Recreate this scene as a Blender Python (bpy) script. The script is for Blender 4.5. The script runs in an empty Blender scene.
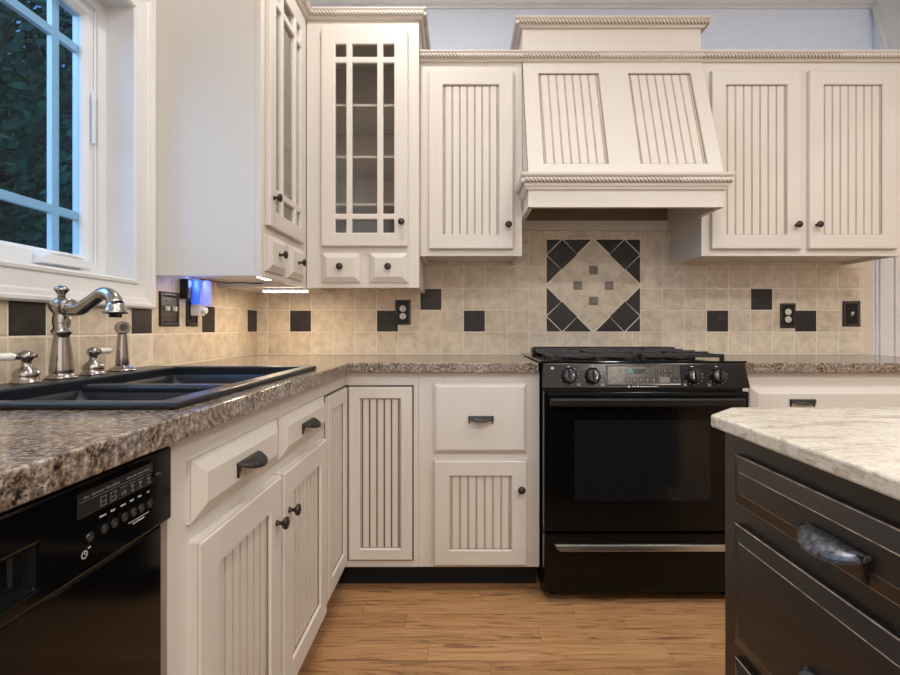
import bpy, bmesh, math, random
from mathutils import Vector, Matrix
random.seed(7)
PI = math.pi
sc = bpy.context.scene
COL = sc.collection

# ------------------------------------------------------------------ survey
# room frame: back wall is y = 0, left wall is x = XL, floor z = 0, camera looks along +y
XL = -1.068
XR = 2.15
CZ, CY, F = 1.05, -2.52, 483.0
PX, PY = 461.0, 328.0
HCEIL = 2.82

# ------------------------------------------------------------------ materials
def srgb(r, g, b):
    def f(c):
        c /= 255.0
        return c / 12.92 if c <= 0.04045 else ((c + 0.055) / 1.055) ** 2.4
    return (f(r), f(g), f(b), 1.0)

class NT:
    def __init__(self, name):
        m = bpy.data.materials.new(name); m.use_nodes = True
        self.m = m; self.t = m.node_tree; self.n = self.t.nodes
        self.n.clear()
        self.out = self.n.new('ShaderNodeOutputMaterial')
        self.b = self.n.new('ShaderNodeBsdfPrincipled')
        self.l(self.b.outputs[0], self.out.inputs[0])
    def l(self, a, b): self.t.links.new(a, b)
    def node(self, typ, **kw):
        nd = self.n.new(typ)
        for k, v in kw.items():
            if k.startswith('i_'):
                nd.inputs[k[2:].replace('_', ' ')].default_value = v
            else: setattr(nd, k, v)
        return nd
    def coord(self, scale=(1, 1, 1), rot=(0, 0, 0)):
        tc = self.node('ShaderNodeTexCoord'); mp = self.node('ShaderNodeMapping')
        mp.inputs['Scale'].default_value = scale; mp.inputs['Rotation'].default_value = rot
        self.l(tc.outputs['Object'], mp.inputs['Vector']); return mp.outputs['Vector']
    def noise(self, vec, scale, detail=3, rough=0.5, dist=0.0):
        nd = self.node('ShaderNodeTexNoise'); nd.inputs['Scale'].default_value = scale
        nd.inputs['Detail'].default_value = detail; nd.inputs['Roughness'].default_value = rough
        nd.inputs['Distortion'].default_value = dist
        self.l(vec, nd.inputs['Vector']); return nd.outputs['Fac']
    def ramp(self, fac, stops, interp='LINEAR'):
        r = self.node('ShaderNodeValToRGB'); cr = r.color_ramp; cr.interpolation = interp
        while len(cr.elements) < len(stops): cr.elements.new(0.5)
        for e, (p, c) in zip(cr.elements, stops): e.position = p; e.color = c
        self.l(fac, r.inputs['Fac']); return r.outputs['Color']
    def mix(self, fac, a, b, mode='MIX'):
        x = self.node('ShaderNodeMix', data_type='RGBA', blend_type=mode)
        for v, i in ((fac, 0), (a, 6), (b, 7)):
            if hasattr(v, 'is_linked'): self.l(v, x.inputs[i])
            else: x.inputs[i].default_value = v
        return x.outputs[2]
    def math(self, op, a, b=0.0):
        x = self.node('ShaderNodeMath', operation=op)
        for v, i in ((a, 0), (b, 1)):
            if hasattr(v, 'is_linked'): self.l(v, x.inputs[i])
            else: x.inputs[i].default_value = v
        return x.outputs[0]
    def bump(self, h, strength=0.2, dist=0.002):
        x = self.node('ShaderNodeBump'); x.inputs['Strength'].default_value = strength
        x.inputs['Distance'].default_value = dist
        self.l(h, x.inputs['Height']); self.l(x.outputs[0], self.b.inputs['Normal'])
    def set(self, col=None, rough=None, metal=None, spec=None, coat=None, emit=None, es=None):
        b = self.b.inputs
        if col is not None:
            if hasattr(col, 'is_linked'): self.l(col, b['Base Color'])
            else: b['Base Color'].default_value = col
        if rough is not None:
            if hasattr(rough, 'is_linked'): self.l(rough, b['Roughness'])
            else: b['Roughness'].default_value = rough
        if metal is not None: b['Metallic'].default_value = metal
        if spec is not None: b['Specular IOR Level'].default_value = spec
        if coat is not None: b['Coat Weight'].default_value = coat
        if emit is not None: b['Emission Color'].default_value = emit; b['Emission Strength'].default_value = es
        return self.m

def plain(name, col, rough=0.5, metal=0.0, var=0.05, scale=8.0, **kw):
    t = NT(name); v = t.coord()
    n = t.noise(v, scale, 4)
    dark = tuple(c * (1 - var * 2) for c in col[:3]) + (1,)
    lite = tuple(min(1, c * (1 + var * 2)) for c in col[:3]) + (1,)
    return t.set(t.ramp(n, [(0.3, dark), (0.7, lite)]), rough, metal, **kw)

def paint(name, col, rough=0.42):
    # cream paint with a faint brushed antique glaze
    t = NT(name); v = t.coord((60, 60, 2.2))
    n = t.noise(v, 1.6, 4, 0.6)
    v2 = t.coord(); n2 = t.noise(v2, 6, 3)
    d = tuple(c * k for c, k in zip(col[:3], (0.972, 0.966, 0.955))) + (1,)
    c = t.ramp(n, [(0.32, d), (0.60, col)])
    c = t.mix(0.18, c, t.ramp(n2, [(0.35, d), (0.6, col)]))
    t.bump(n, 0.025, 0.001)
    return t.set(c, rough, spec=0.4)

M = {}
M['cream'] = paint('cream_glazed_paint', srgb(220, 213, 204))
M['glaze'] = plain('brown_glaze_in_grooves', srgb(186, 173, 157), 0.6)
M['rope_glaze'] = plain('brown_glaze_in_rope', srgb(132, 114, 94), 0.6)
M['glaze_dark'] = plain('dark_reveal', srgb(70, 58, 48), 0.7)
M['white'] = plain('white_trim_paint', srgb(223, 222, 221), 0.35, var=0.01)
M['vinyl'] = plain('white_window_vinyl', srgb(224, 227, 230), 0.3, var=0.01)
M['wall'] = plain('pale_blue_grey_wall_paint', srgb(228, 238, 255), 0.7, var=0.012, scale=40)
M['beige_wall'] = plain('beige_wall_paint', srgb(216, 204, 188), 0.7, var=0.012, scale=40)
M['ceiling'] = plain('ceiling_paint', srgb(226, 224, 220), 0.8, var=0.01)
M['bronze'] = plain('oil_rubbed_bronze', srgb(66, 60, 56), 0.42, 0.75, var=0.25, scale=120)
M['pewter'] = plain('pitted_dark_pewter', srgb(72, 70, 69), 0.42, 0.8, var=0.35, scale=160)
M['black_gloss'] = plain('black_enamel', srgb(10, 10, 11), 0.09, var=0.02, spec=0.32)
M['black_door'] = plain('black_oven_enamel', srgb(9, 9, 9), 0.16, var=0.02, spec=0.25)
M['panel_black'] = plain('black_control_panel', srgb(24, 24, 26), 0.17, var=0.05, spec=0.6)
M['black_satin'] = plain('black_satin_plastic', srgb(16, 16, 17), 0.35, var=0.05)
M['black_matte'] = plain('matte_black_kick', srgb(9, 9, 9), 0.75, var=0.05)
M['iron'] = plain('cast_iron', srgb(28, 28, 29), 0.36, 0.2, var=0.2, scale=90)
M['window_black'] = plain('oven_window_glass', srgb(24, 24, 25), 0.08, var=0.06, scale=120, spec=0.3)
M['sink'] = plain('black_composite_blue_reflection', srgb(21, 26, 36), 0.30, var=0.12, scale=300)  # black sink, the window's blue reflection tinted into its base colour
M['steel'] = plain('brushed_steel', srgb(190, 188, 184), 0.28, 1.0, var=0.05)
M['nickel'] = plain('brushed_nickel', srgb(168, 163, 158), 0.22, 1.0, var=0.06, scale=30)
M['liner'] = plain('brown_hood_liner', srgb(140, 120, 102), 0.45, 0.1, var=0.05)
M['porcelain'] = plain('white_porcelain', srgb(240, 238, 232), 0.15, var=0.01)
M['outlet_white'] = plain('almond_outlet_plastic', srgb(232, 226, 214), 0.35, var=0.01)
M['plate'] = plain('dark_bronze_plate', srgb(32, 30, 29), 0.35, 0.5, var=0.2, scale=80)
M['plate_mid'] = plain('worn_bronze_plate', srgb(84, 80, 78), 0.35, 0.6, var=0.2, scale=80)
M['mark'] = plain('pale_printed_marks', srgb(205, 203, 198), 0.5, var=0.01)
M['mark_dim'] = plain('dim_printed_marks', srgb(120, 118, 114), 0.5, var=0.01)
M['label_grey'] = plain('smoke_grey_label', srgb(38, 37, 37), 0.25, var=0.05)
M['display'] = plain('brushed_grey_display', srgb(92, 87, 82), 0.22, 0.7, var=0.12, scale=40)
M['lcd'] = plain('lcd_window', srgb(44, 60, 58), 0.15, var=0.05)
M['lcd_lit'] = NT('lcd_digits').set(srgb(120, 190, 180), 0.4, emit=srgb(130, 200, 190), es=0.5)
M['trunk'] = plain('bark', srgb(60, 48, 38), 0.9, var=0.2)
M['grey_stile'] = plain('weathered_grey_filler', srgb(150, 138, 128), 0.5)
M['card'] = plain('white_card', srgb(225, 222, 216), 0.6, var=0.02)

def espresso():
    t = NT('espresso_paint'); v = t.coord((3, 3, 40)); n = t.noise(v, 3, 4)
    v2 = t.coord(); spk = t.noise(v2, 220, 2)
    c = t.ramp(n, [(0.3, srgb(33, 27, 23)), (0.7, srgb(42, 35, 30))])
    c = t.mix(t.ramp(spk, [(0.80, (0, 0, 0, 1)), (0.84, (1, 1, 1, 1))]), c, srgb(130, 120, 108))
    return t.set(c, 0.34, spec=0.5)
M['espresso'] = espresso()
M['espresso_edge'] = plain('rubbed_edge_with_sheen', srgb(168, 152, 134), 0.35, var=0.3, scale=60)  # rubbed edge tone, lightened to paint in the sheen on the bevels

def laminate():
    t = NT('granite_look_laminate'); v = t.coord()
    v3 = t.coord((1, 1, 1))
    a = t.noise(v, 105, 6, 0.74)
    b = t.noise(v, 26, 4, 0.6, 0.6)
    c = t.ramp(a, [(0.405, srgb(28, 24, 23)), (0.47, srgb(96, 80, 68)), (0.54, srgb(160, 142, 124)), (0.64, srgb(206, 198, 192))])
    d = t.ramp(b, [(0.40, srgb(58, 50, 46)), (0.50, srgb(140, 118, 98)), (0.60, srgb(156, 151, 150))])
    col = t.mix(0.34, c, d)
    vo = t.node('ShaderNodeTexVoronoi'); vo.inputs['Scale'].default_value = 190; t.l(v, vo.inputs['Vector'])
    sp = t.ramp(vo.outputs['Distance'], [(0.16, (1, 1, 1, 1)), (0.26, (0, 0, 0, 1))])
    big = t.ramp(t.noise(v, 17, 3), [(0.48, (0, 0, 0, 1)), (0.60, (1, 1, 1, 1))])
    spf = t.mix(1.0, sp, big, 'MULTIPLY')
    col = t.mix(spf, col, srgb(30, 25, 23))
    return t.set(col, 0.16, spec=0.7)
M['laminate'] = laminate()

def granite():
    t = NT('cream_granite'); v = t.coord((1.4, 4.5, 12), (0, 0, 0.25))
    a = t.noise(v, 7, 7, 0.68, 0.9)
    v2 = t.coord(); b = t.noise(v2, 130, 5, 0.65)
    c = t.ramp(a, [(0.30, srgb(134, 120, 98)), (0.42, srgb(188, 176, 152)), (0.50, srgb(222, 214, 198)), (0.64, srgb(234, 227, 213)), (0.74, srgb(196, 182, 154))])
    d = t.ramp(b, [(0.28, srgb(92, 86, 80)), (0.44, srgb(208, 200, 186)), (0.6, srgb(236, 230, 218))])
    return t.set(t.mix(0.36, c, d), 0.16, spec=0.5)
M['granite'] = granite()

def tile_mat(name, c0, c1, c2, rough, mott=0.5, hi=0.3):
    t = NT(name)
    g = t.node('ShaderNodeNewGeometry')
    v = t.coord(); off = t.node('ShaderNodeVectorMath', operation='ADD')
    cmb = t.node('ShaderNodeCombineXYZ')
    k = t.math('MULTIPLY', g.outputs['Random Per Island'], 40.0)
    for i in range(3): t.l(k, cmb.inputs[i])
    t.l(v, off.inputs[0]); t.l(cmb.outputs[0], off.inputs[1])
    n = t.noise(off.outputs[0], 22, 5, 0.65, 0.4)
    base = t.ramp(g.outputs['Random Per Island'], [(0.0, c0), (0.5, c1), (1.0, c2)])
    mo = t.ramp(n, [(0.30, tuple(x * max(0.25, 1 - mott * 0.5) for x in c1[:3]) + (1,)), (0.55, c1), (0.75, tuple(min(1, x * (1 + mott * hi)) for x in c1[:3]) + (1,))])
    t.bump(n, 0.12, 0.002)
    return t.set(t.mix(0.55, base, mo), rough, spec=0.35)
M['tile'] = tile_mat('beige_stone_tile', srgb(208, 190, 164), srgb(220, 205, 183), srgb(229, 216, 198), 0.42, 0.9)
M['slate'] = tile_mat('dark_slate_tile', srgb(40, 36, 35), srgb(46, 42, 41), srgb(56, 52, 50), 0.42, 1.2, 1.9)
M['insert'] = tile_mat('metallic_taupe_insert', srgb(128, 116, 104), srgb(136, 124, 111), srgb(146, 133, 118), 0.4, 0.9)
M['grout'] = plain('light_grout', srgb(236, 226, 210), 0.8, var=0.03, scale=60)

def oak():
    t = NT('oak_strip_floor'); v = t.coord()
    br = t.node('ShaderNodeTexBrick'); br.offset = 0.0; br.offset_frequency = 2; br.squash = 1.0
    br.inputs['Scale'].default_value = 1.0; br.inputs['Brick Width'].default_value = 0.78
    br.inputs['Row Height'].default_value = 0.083; br.inputs['Mortar Size'].default_value = 0.0006
    br.inputs['Color1'].default_value = (0, 0, 0, 1); br.inputs['Color2'].default_value = (1, 1, 1, 1)
    br.inputs['Mortar'].default_value = (0.5, 0.5, 0.5, 1); br.inputs['Bias'].default_value = 0.0
    sp = t.node('ShaderNodeSeparateXYZ'); t.l(v, sp.inputs[0])
    wn = t.node('ShaderNodeTexWhiteNoise', noise_dimensions='1D'); t.l(t.math('FLOOR', t.math('DIVIDE', sp.outputs['Y'], 0.083)), wn.inputs['W'])
    cv = t.node('ShaderNodeCombineXYZ'); t.l(t.math('ADD', sp.outputs['X'], t.math('MULTIPLY', wn.outputs['Value'], 0.78)), cv.inputs[0]); t.l(sp.outputs['Y'], cv.inputs[1])
    t.l(cv.outputs[0], br.inputs['Vector'])
    rnd = br.outputs['Color']
    cmb = t.node('ShaderNodeCombineXYZ'); t.l(t.math('MULTIPLY', rnd, 17.0), cmb.inputs[0]); t.l(t.math('MULTIPLY', rnd, 9.0), cmb.inputs[1])
    ad = t.node('ShaderNodeVectorMath', operation='ADD'); t.l(v, ad.inputs[0]); t.l(cmb.outputs[0], ad.inputs[1])
    mp = t.node('ShaderNodeMapping'); mp.inputs['Scale'].default_value = (1.7, 19, 1); t.l(ad.outputs[0], mp.inputs['Vector'])
    grain = t.noise(mp.outputs[0], 1.6, 6, 0.60, 2.6)
    mp2 = t.node('ShaderNodeMapping'); mp2.inputs['Scale'].default_value = (3, 150, 1); t.l(ad.outputs[0], mp2.inputs['Vector'])
    fine = t.noise(mp2.outputs[0], 2.0, 3, 0.6)
    base = t.ramp(rnd, [(0.0, srgb(158, 114, 75)), (0.5, srgb(186, 140, 94)), (1.0, srgb(206, 162, 112))])
    g = t.ramp(grain, [(0.38, srgb(104, 68, 45)), (0.46, srgb(170, 124, 82)), (0.56, srgb(196, 150, 102)), (0.70, srgb(210, 166, 116))])
    c = t.mix(0.5, base, g)
    c = t.mix(t.ramp(grain, [(0.36, (0.6, 0.6, 0.6, 1)), (0.40, (0, 0, 0, 1))]), c, srgb(96, 62, 42))
    c = t.mix(0.22, c, t.ramp(fine, [(0.35, srgb(104, 70, 48)), (0.6, srgb(196, 152, 108))]), 'MIX')
    c = t.mix(br.outputs['Fac'], c, srgb(96, 64, 42))
    return t.set(c, 0.30, spec=0.45)
M['oak'] = oak()

def glass(name, tint=(1, 1, 1, 1), refl=1.0, rough=0.02):
    t = NT(name); t.n.remove(t.b)
    tr = t.node('ShaderNodeBsdfTransparent'); tr.inputs[0].default_value = tint
    gl = t.node('ShaderNodeBsdfGlossy'); gl.inputs['Roughness'].default_value = rough
    lw = t.node('ShaderNodeLayerWeight'); lw.inputs[0].default_value = 0.5
    fr = t.math('ADD', t.math('MULTIPLY', t.math('POWER', lw.outputs['Facing'], 5.0), 0.9), 0.04)
    mx = t.node('ShaderNodeMixShader'); t.l(t.math('MULTIPLY', fr, refl), mx.inputs[0])
    t.l(tr.outputs[0], mx.inputs[1]); t.l(gl.outputs[0], mx.inputs[2]); t.l(mx.outputs[0], t.out.inputs[0])
    return t.m
M['pane'] = glass('window_glass', (0.74, 0.88, 0.98, 1), 0.5)
M['cab_glass'] = glass('cabinet_glass', (0.93, 0.91, 0.89, 1), 1.4, 0.03)
M['blue_glow'] = NT('glowing_blue_plastic').set(srgb(70, 110, 235), 0.3, emit=srgb(60, 100, 255), es=1.0)
M['lavender_glow'] = NT('glowing_lavender_bottle').set(srgb(140, 150, 240), 0.2, emit=srgb(135, 150, 255), es=0.9)
M['strip_glow'] = NT('under_cabinet_tube').set(srgb(255, 245, 230), 0.4, emit=(1.0, 0.86, 0.68, 1), es=40)

def leaf_mat(name, a, b):
    t = NT(name); g = t.node('ShaderNodeNewGeometry')
    return t.set(t.ramp(g.outputs['Random Per Island'], [(0, a), (1, b)]), 0.6)
M['leaf'] = leaf_mat('forest_leaves', srgb(12, 52, 40), srgb(54, 116, 66))
M['leaf2'] = leaf_mat('hedge_leaves', srgb(10, 46, 46), srgb(40, 92, 76))
M['lawn'] = plain('dusk_lawn', srgb(46, 66, 44), 0.9, var=0.2)

# ------------------------------------------------------------------ mesh builder
class MB:
    def __init__(self, mp=None):
        self.v = []; self.f = []; self.mi = []; self.sm = []
        self.mp = mp or (lambda a, b, c: (a, b, c))
    def add(self, p):
        self.v.append(tuple(self.mp(*p))); return len(self.v) - 1
    def face(self, idx, m=0, s=False):
        self.f.append(tuple(idx)); self.mi.append(m); self.sm.append(s)
    def box(self, a0, a1, b0, b1, c0, c1, m=0):
        i = [self.add((a, b, c)) for a in (a0, a1) for b in (b0, b1) for c in (c0, c1)]
        for q in ((0, 1, 3, 2), (4, 6, 7, 5), (0, 4, 5, 1), (2, 3, 7, 6), (0, 2, 6, 4), (1, 5, 7, 3)):
            self.face([i[k] for k in q], m)
    def hexa(self, p, m=0):      # 8 points: bottom loop of 4 then top loop of 4
        i = [self.add(q) for q in p]
        for q in ((3, 2, 1, 0), (4, 5, 6, 7), (0, 1, 5, 4), (1, 2, 6, 5), (2, 3, 7, 6), (3, 0, 4, 7)):
            self.face([i[k] for k in q], m)
    def rings(self, u0, u1, z0, z1, seq, cap=True, capm=0):
        # seq of (inset, depth, material of the strip that follows)
        prev = None
        for k, (ins, d, m) in enumerate(seq):
            r = [self.add(p) for p in ((u0 + ins, d, z0 + ins), (u1 - ins, d, z0 + ins), (u1 - ins, d, z1 - ins), (u0 + ins, d, z1 - ins))]
            if prev:
                for j in range(4):
                    self.face((prev[j], prev[(j + 1) % 4], r[(j + 1) % 4], r[j]), pm)
            prev, pm = r, m
        if cap: self.face(prev, capm)
    def lathe(self, c, prof, axis='z', n=20, m=0, smooth=True):
        # prof: list of (radius, height along axis)
        rings = []
        for r, h in prof:
            ring = []
            for k in range(n):
                a = 2 * PI * k / n
                x, y = r * math.cos(a), r * math.sin(a)
                p = {'z': (c[0] + x, c[1] + y, c[2] + h), '-y': (c[0] + x, c[1] - h, c[2] + y), 'd': (c[0] + x, c[1] + h, c[2] + y),
                     'x': (c[0] + h, c[1] + x, c[2] + y)}[axis]
                ring.append(self.add(p))
            rings.append(ring)
        for a, b in zip(rings, rings[1:]):
            for k in range(n): self.face((a[k], a[(k + 1) % n], b[(k + 1) % n], b[k]), m, smooth)
        self.face(rings[0][::-1], m); self.face(rings[-1], m)
    def tube(self, pts, rad, n=12, m=0):
        P = [Vector(p) for p in pts]
        R = rad if isinstance(rad, (list, tuple)) else [rad] * len(P)
        up = Vector((0, 0, 1)); rings = []
        side0 = None
        for i, p in enumerate(P):
            t = (P[min(i + 1, len(P) - 1)] - P[max(i - 1, 0)]).normalized()
            s = t.cross(up) if side0 is None else side0 - t * side0.dot(t)
            if s.length < 1e-4: s = t.cross(Vector((0, 1, 0)))
            s.normalize(); side0 = s; w = s.cross(t)
            rings.append([self.add(p + R[i] * (math.cos(2 * PI * k / n) * s + math.sin(2 * PI * k / n) * w)) for k in range(n)])
        for a, b in zip(rings, rings[1:]):
            for k in range(n): self.face((a[k], a[(k + 1) % n], b[(k + 1) % n], b[k]), m, True)
        self.face(rings[0][::-1], m); self.face(rings[-1], m)
    def poly_prism(self, pts, axis, a0, a1, m=0):
        # pts 2D polygon; axis 0: (y,z) along x; axis 2: (x,y) along z
        f = (lambda p, a: (a, p[0], p[1])) if axis == 0 else (lambda p, a: (p[0], p[1], a))
        A = [self.add(f(p, a0)) for p in pts]; B = [self.add(f(p, a1)) for p in pts]
        n = len(pts)
        self.face(A[::-1], m); self.face(B, m)
        for k in range(n): self.face((A[k], A[(k + 1) % n], B[(k + 1) % n], B[k]), m)
    def cells(self, xs, ys, z0, z1, skip=(), m=0):
        # slab over a grid of cells; skip = set of (i, j) holes
        idx = {}
        def g(i, j, k):
            if (i, j, k) not in idx: idx[(i, j, k)] = self.add((xs[i], ys[j], (z0, z1)[k]))
            return idx[(i, j, k)]
        nx, ny = len(xs) - 1, len(ys) - 1
        on = lambda i, j: 0 <= i < nx and 0 <= j < ny and (i, j) not in skip
        for i in range(nx):
            for j in range(ny):
                if not on(i, j): continue
                self.face((g(i, j, 1), g(i + 1, j, 1), g(i + 1, j + 1, 1), g(i, j + 1, 1)), m)
                self.face((g(i, j + 1, 0), g(i + 1, j + 1, 0), g(i + 1, j, 0), g(i, j, 0)), m)
                for di, dj, e in ((-1, 0, ((i, j), (i, j + 1))), (1, 0, ((i + 1, j + 1), (i + 1, j))), (0, -1, ((i + 1, j), (i, j))), (0, 1, ((i, j + 1), (i + 1, j + 1)))):
                    if not on(i + di, j + dj):
                        (p, q) = e
                        self.face((g(*p, 0), g(*p, 1), g(*q, 1), g(*q, 0)), m)
    def sweep(self, path, prof, m=0, smooth=False):
        # path: 2D points, prof: closed list of (out, z); out is to the right of travel; mitred
        offs = mitres(path); rings = []
        for p, o in zip(path, offs):
            rings.append([self.add((p[0] + o[0] * a, p[1] + o[1] * a, z)) for a, z in prof])
        n = len(prof)
        for a, b in zip(rings, rings[1:]):
            for k in range(n): self.face((a[k], a[(k + 1) % n], b[(k + 1) % n], b[k]), m, smooth)
        self.face(rings[0], m); self.face(rings[-1][::-1], m)
    def rope(self, path, out, z, R, pitch=0.0155, m=0, mg=1):
        offs = mitres(path)
        P = [(p[0] + o[0] * out, p[1] + o[1] * out) for p, o in zip(path, offs)]
        for a, b in zip(P, P[1:]):
            L = math.hypot(b[0] - a[0], b[1] - a[1]); t = ((b[0] - a[0]) / L, (b[1] - a[1]) / L); nrm = (t[1], -t[0])
            n = max(2, int(L / (pitch / 5))); rings = []
            for i in range(n + 1):
                s = L * i / n; ph = 2 * PI * s / (pitch * 3); ring = []
                for k in range(15):
                    th = 2 * PI * k / 15
                    r = R * (0.72 + 0.28 * abs(math.cos(1.5 * (th + ph))) ** 0.6 * 1.0)
                    ring.append(self.add((a[0] + t[0] * s + nrm[0] * r * math.cos(th), a[1] + t[1] * s + nrm[1] * r * math.cos(th), z + r * math.sin(th))))
                rings.append(ring)
            for i in range(n):
                for k in range(15):
                    th = 2 * PI * (k + 0.5) / 15; ph = 2 * PI * (L * (i + 0.5) / n) / (pitch * 3)
                    deep = abs(math.cos(1.5 * (th + ph))) < 0.42
                    self.face((rings[i][k], rings[i][(k + 1) % 15], rings[i + 1][(k + 1) % 15], rings[i + 1][k]), mg if deep else m, True)
            self.face(rings[0], m); self.face(rings[-1][::-1], m)
    def build(self, name, mats, parent=None, bevel=0.0, segs=2, loc=None, flip=True):
        me = bpy.data.meshes.new(name); me.from_pydata(self.v, [], self.f)
        for k in (mats if isinstance(mats, (list, tuple)) else [mats]): me.materials.append(M[k])
        me.polygons.foreach_set('material_index', self.mi)
        me.polygons.foreach_set('use_smooth', self.sm)
        if flip:
            bm = bmesh.new(); bm.from_mesh(me); bmesh.ops.recalc_face_normals(bm, faces=bm.faces[:]); bm.to_mesh(me); bm.free()
        me.update()
        o = bpy.data.objects.new(name, me); COL.objects.link(o)
        if parent is not None: o.parent = parent
        if loc: o.location = loc
        if bevel:
            md = o.modifiers.new('bevel', 'BEVEL'); md.width = bevel; md.segments = segs
            md.limit_method = 'ANGLE'; md.angle_limit = math.radians(40); md.harden_normals = False
        return o

def mitres(path):
    n = []
    for a, b in zip(path, path[1:]):
        L = math.hypot(b[0] - a[0], b[1] - a[1]); n.append(((b[1] - a[1]) / L, -(b[0] - a[0]) / L))
    out = [n[0]]
    for p, q in zip(n, n[1:]):
        s = (p[0] + q[0], p[1] + q[1]); k = 2.0 / (s[0] ** 2 + s[1] ** 2); out.append((s[0] * k, s[1] * k))
    return out + [n[-1]]

def tag(o, label=None, cat=None, group=None, kind=None):
    if label: o['label'] = label
    if cat: o['category'] = cat
    if group: o['group'] = group
    if kind: o['kind'] = kind
    return o

def empty(name, loc, rz=0.0, label=None, cat=None, group=None, kind=None):
    o = bpy.data.objects.new(name, None); COL.objects.link(o)
    o.location = loc; o.rotation_euler = (0, 0, rz); o.empty_display_size = 0.1
    return tag(o, label, cat, group, kind)

class Thing:
    """A thing on a wall: u runs left to right as you face it, d is the distance out from the wall, z is height."""
    def __init__(self, name, wall, u0, u1, zb, label, cat, group=None, plane=0.0):
        self.u = (u0 + u1) / 2; self.zb = zb
        if wall == 'back': loc, rz = (self.u, 0, zb), 0
        elif wall == 'left': loc, rz = (XL, self.u, zb), PI / 2
        else: loc, rz = (plane, -self.u, zb), -PI / 2
        self.root = empty(name, loc, rz, label, cat, group)
    def mb(self):
        u, zb = self.u, self.zb
        return MB(lambda a, d, z: (a - u, -d, z - zb))

def bead_panel(mb, u0, u1, z0, z1, d, boards=7, m=0, mg=1, edge=0.007, dfun=None):
    """beadboard: flat boards with V grooves between them"""
    us = [u0 + edge] + [u0 + edge + (u1 - u0 - 2 * edge) * k / boards for k in range(1, boards)] + [u1 - edge]
    pts = [(u0, 0, m)]
    for g in us: pts += [(g - 0.0042, 0, mg), (g - 0.0008, 0.0035, mg), (g + 0.0008, 0.0035, mg), (g + 0.0042, 0, m)]
    pts.append((u1, 0, m))
    lo = [mb.add((p[0], d - p[1], z0)) for p in pts]; hi = [mb.add((p[0], d - p[1], z1)) for p in pts]
    for k in range(len(pts) - 1): mb.face((lo[k], lo[k + 1], hi[k + 1], hi[k]), pts[k][2])

def knob(T, parent, u, z, d, size=1.0, mp=None):
    mb = MB(mp) if mp else T.mb()
    prof = [(0.0075, 0), (0.0075, 0.002), (0.0050, 0.005), (0.0045, 0.012), (0.0062, 0.015), (0.0128, 0.019), (0.0150, 0.0225), (0.0142, 0.026), (0.0085, 0.029), (0.0, 0.030)]
    mb.lathe((u, d, z), [(r * size, h * size) for r, h in prof], 'd', 18)
    return mb.build('knob', 'bronze', parent)

def cup_pull(T, parent, u, z, d, w=0.100, D=0.036, mat='pewter', mp=None):
    mb = MB(mp) if mp else T.mb()
    n, k = 20, 5; top = []; bot = []
    for i in range(n + 1):
        a = PI * i / n; ra, rb = [], []
        for j in range(k + 1):
            t = j / k
            p = (u + w / 2 * math.cos(a), d + D * math.sin(a) * t, z + 0.003 * math.sin(PI * t) * math.sin(a) - 0.014 * t ** 1.6 * math.sin(a))
            ra.append(mb.add(p)); rb.append(mb.add((p[0], p[1], p[2] - 0.004)))
        top.append(ra); bot.append(rb)
    for i in range(n):
        for j in range(k):
            mb.face((top[i][j], top[i + 1][j], top[i + 1][j + 1], top[i][j + 1]), 0, True)
            mb.face((bot[i][j + 1], bot[i + 1][j + 1], bot[i + 1][j], bot[i][j]), 0, True)
        mb.face((top[i][k], top[i + 1][k], bot[i + 1][k], bot[i][k]), 0)
        mb.face((top[i + 1][0], top[i][0], bot[i][0], bot[i + 1][0]), 0)
    for s in (-1, 1):
        c = u + s * (w / 2 - 0.004)
        mb.hexa([(c - 0.0025, d, z - 0.029), (c + 0.0025, d, z - 0.029), (c + 0.0025, d + 0.0035, z - 0.029), (c - 0.0025, d + 0.0035, z - 0.029),
                 (c - 0.0025, d, z - 0.001), (c + 0.0025, d, z - 0.001), (c + 0.0025, d + 0.010, z - 0.001), (c - 0.0025, d + 0.010, z - 0.001)], 1)
    return mb.build('cup_pull', [mat, 'bronze'], parent)

def bead_door(T, u0, u1, z0, z1, d0, th=0.02, stile=0.068, boards=7, name='door', mp=None, mats=('cream', 'glaze')):
    mb = MB(mp) if mp else T.mb()
    d1 = d0 + th
    mb.rings(u0, u1, z0, z1, [(0, d0, 0), (0, d1 - 0.004, 1), (0.0015, d1 - 0.0025, 0), (0.005, d1, 0), (stile, d1, 0), (stile + 0.004, d1 - 0.006, 2), (stile + 0.0065, d1 - 0.011, 0)], cap=False)
    mb.rings(u0, u1, z0, z1, [(0, d0, 0), (stile + 0.007, d0 + 0.001, 0)], cap=False)
    door = mb.build(name, list(mats) + ['rope_glaze'], T.root)
    pb = MB(mp) if mp else T.mb()
    q = stile + 0.004
    bead_panel(pb, u0 + q, u1 - q, z0 + q, z1 - q, d1 - 0.0095, boards)
    pb.build('beadboard_panel', list(mats), door)
    return door

def drawer_front(T, u0, u1, z0, z1, d0, th=0.02, bev=0.014, lip=0.010, name='drawer', mats=('cream', 'glaze'), drop=0.010):
    mb = T.mb(); d1 = d0 + th
    mb.rings(u0, u1, z0, z1, [(0, d0, 0), (0, d1 - drop - 0.001, 1), (0.0012, d1 - drop, 0), (lip - bev if lip > bev else 0.003, d1 - drop + 0.0005, 0), (bev, d1, 0)], cap=True)
    return mb.build(name, list(mats), T.root)

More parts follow.
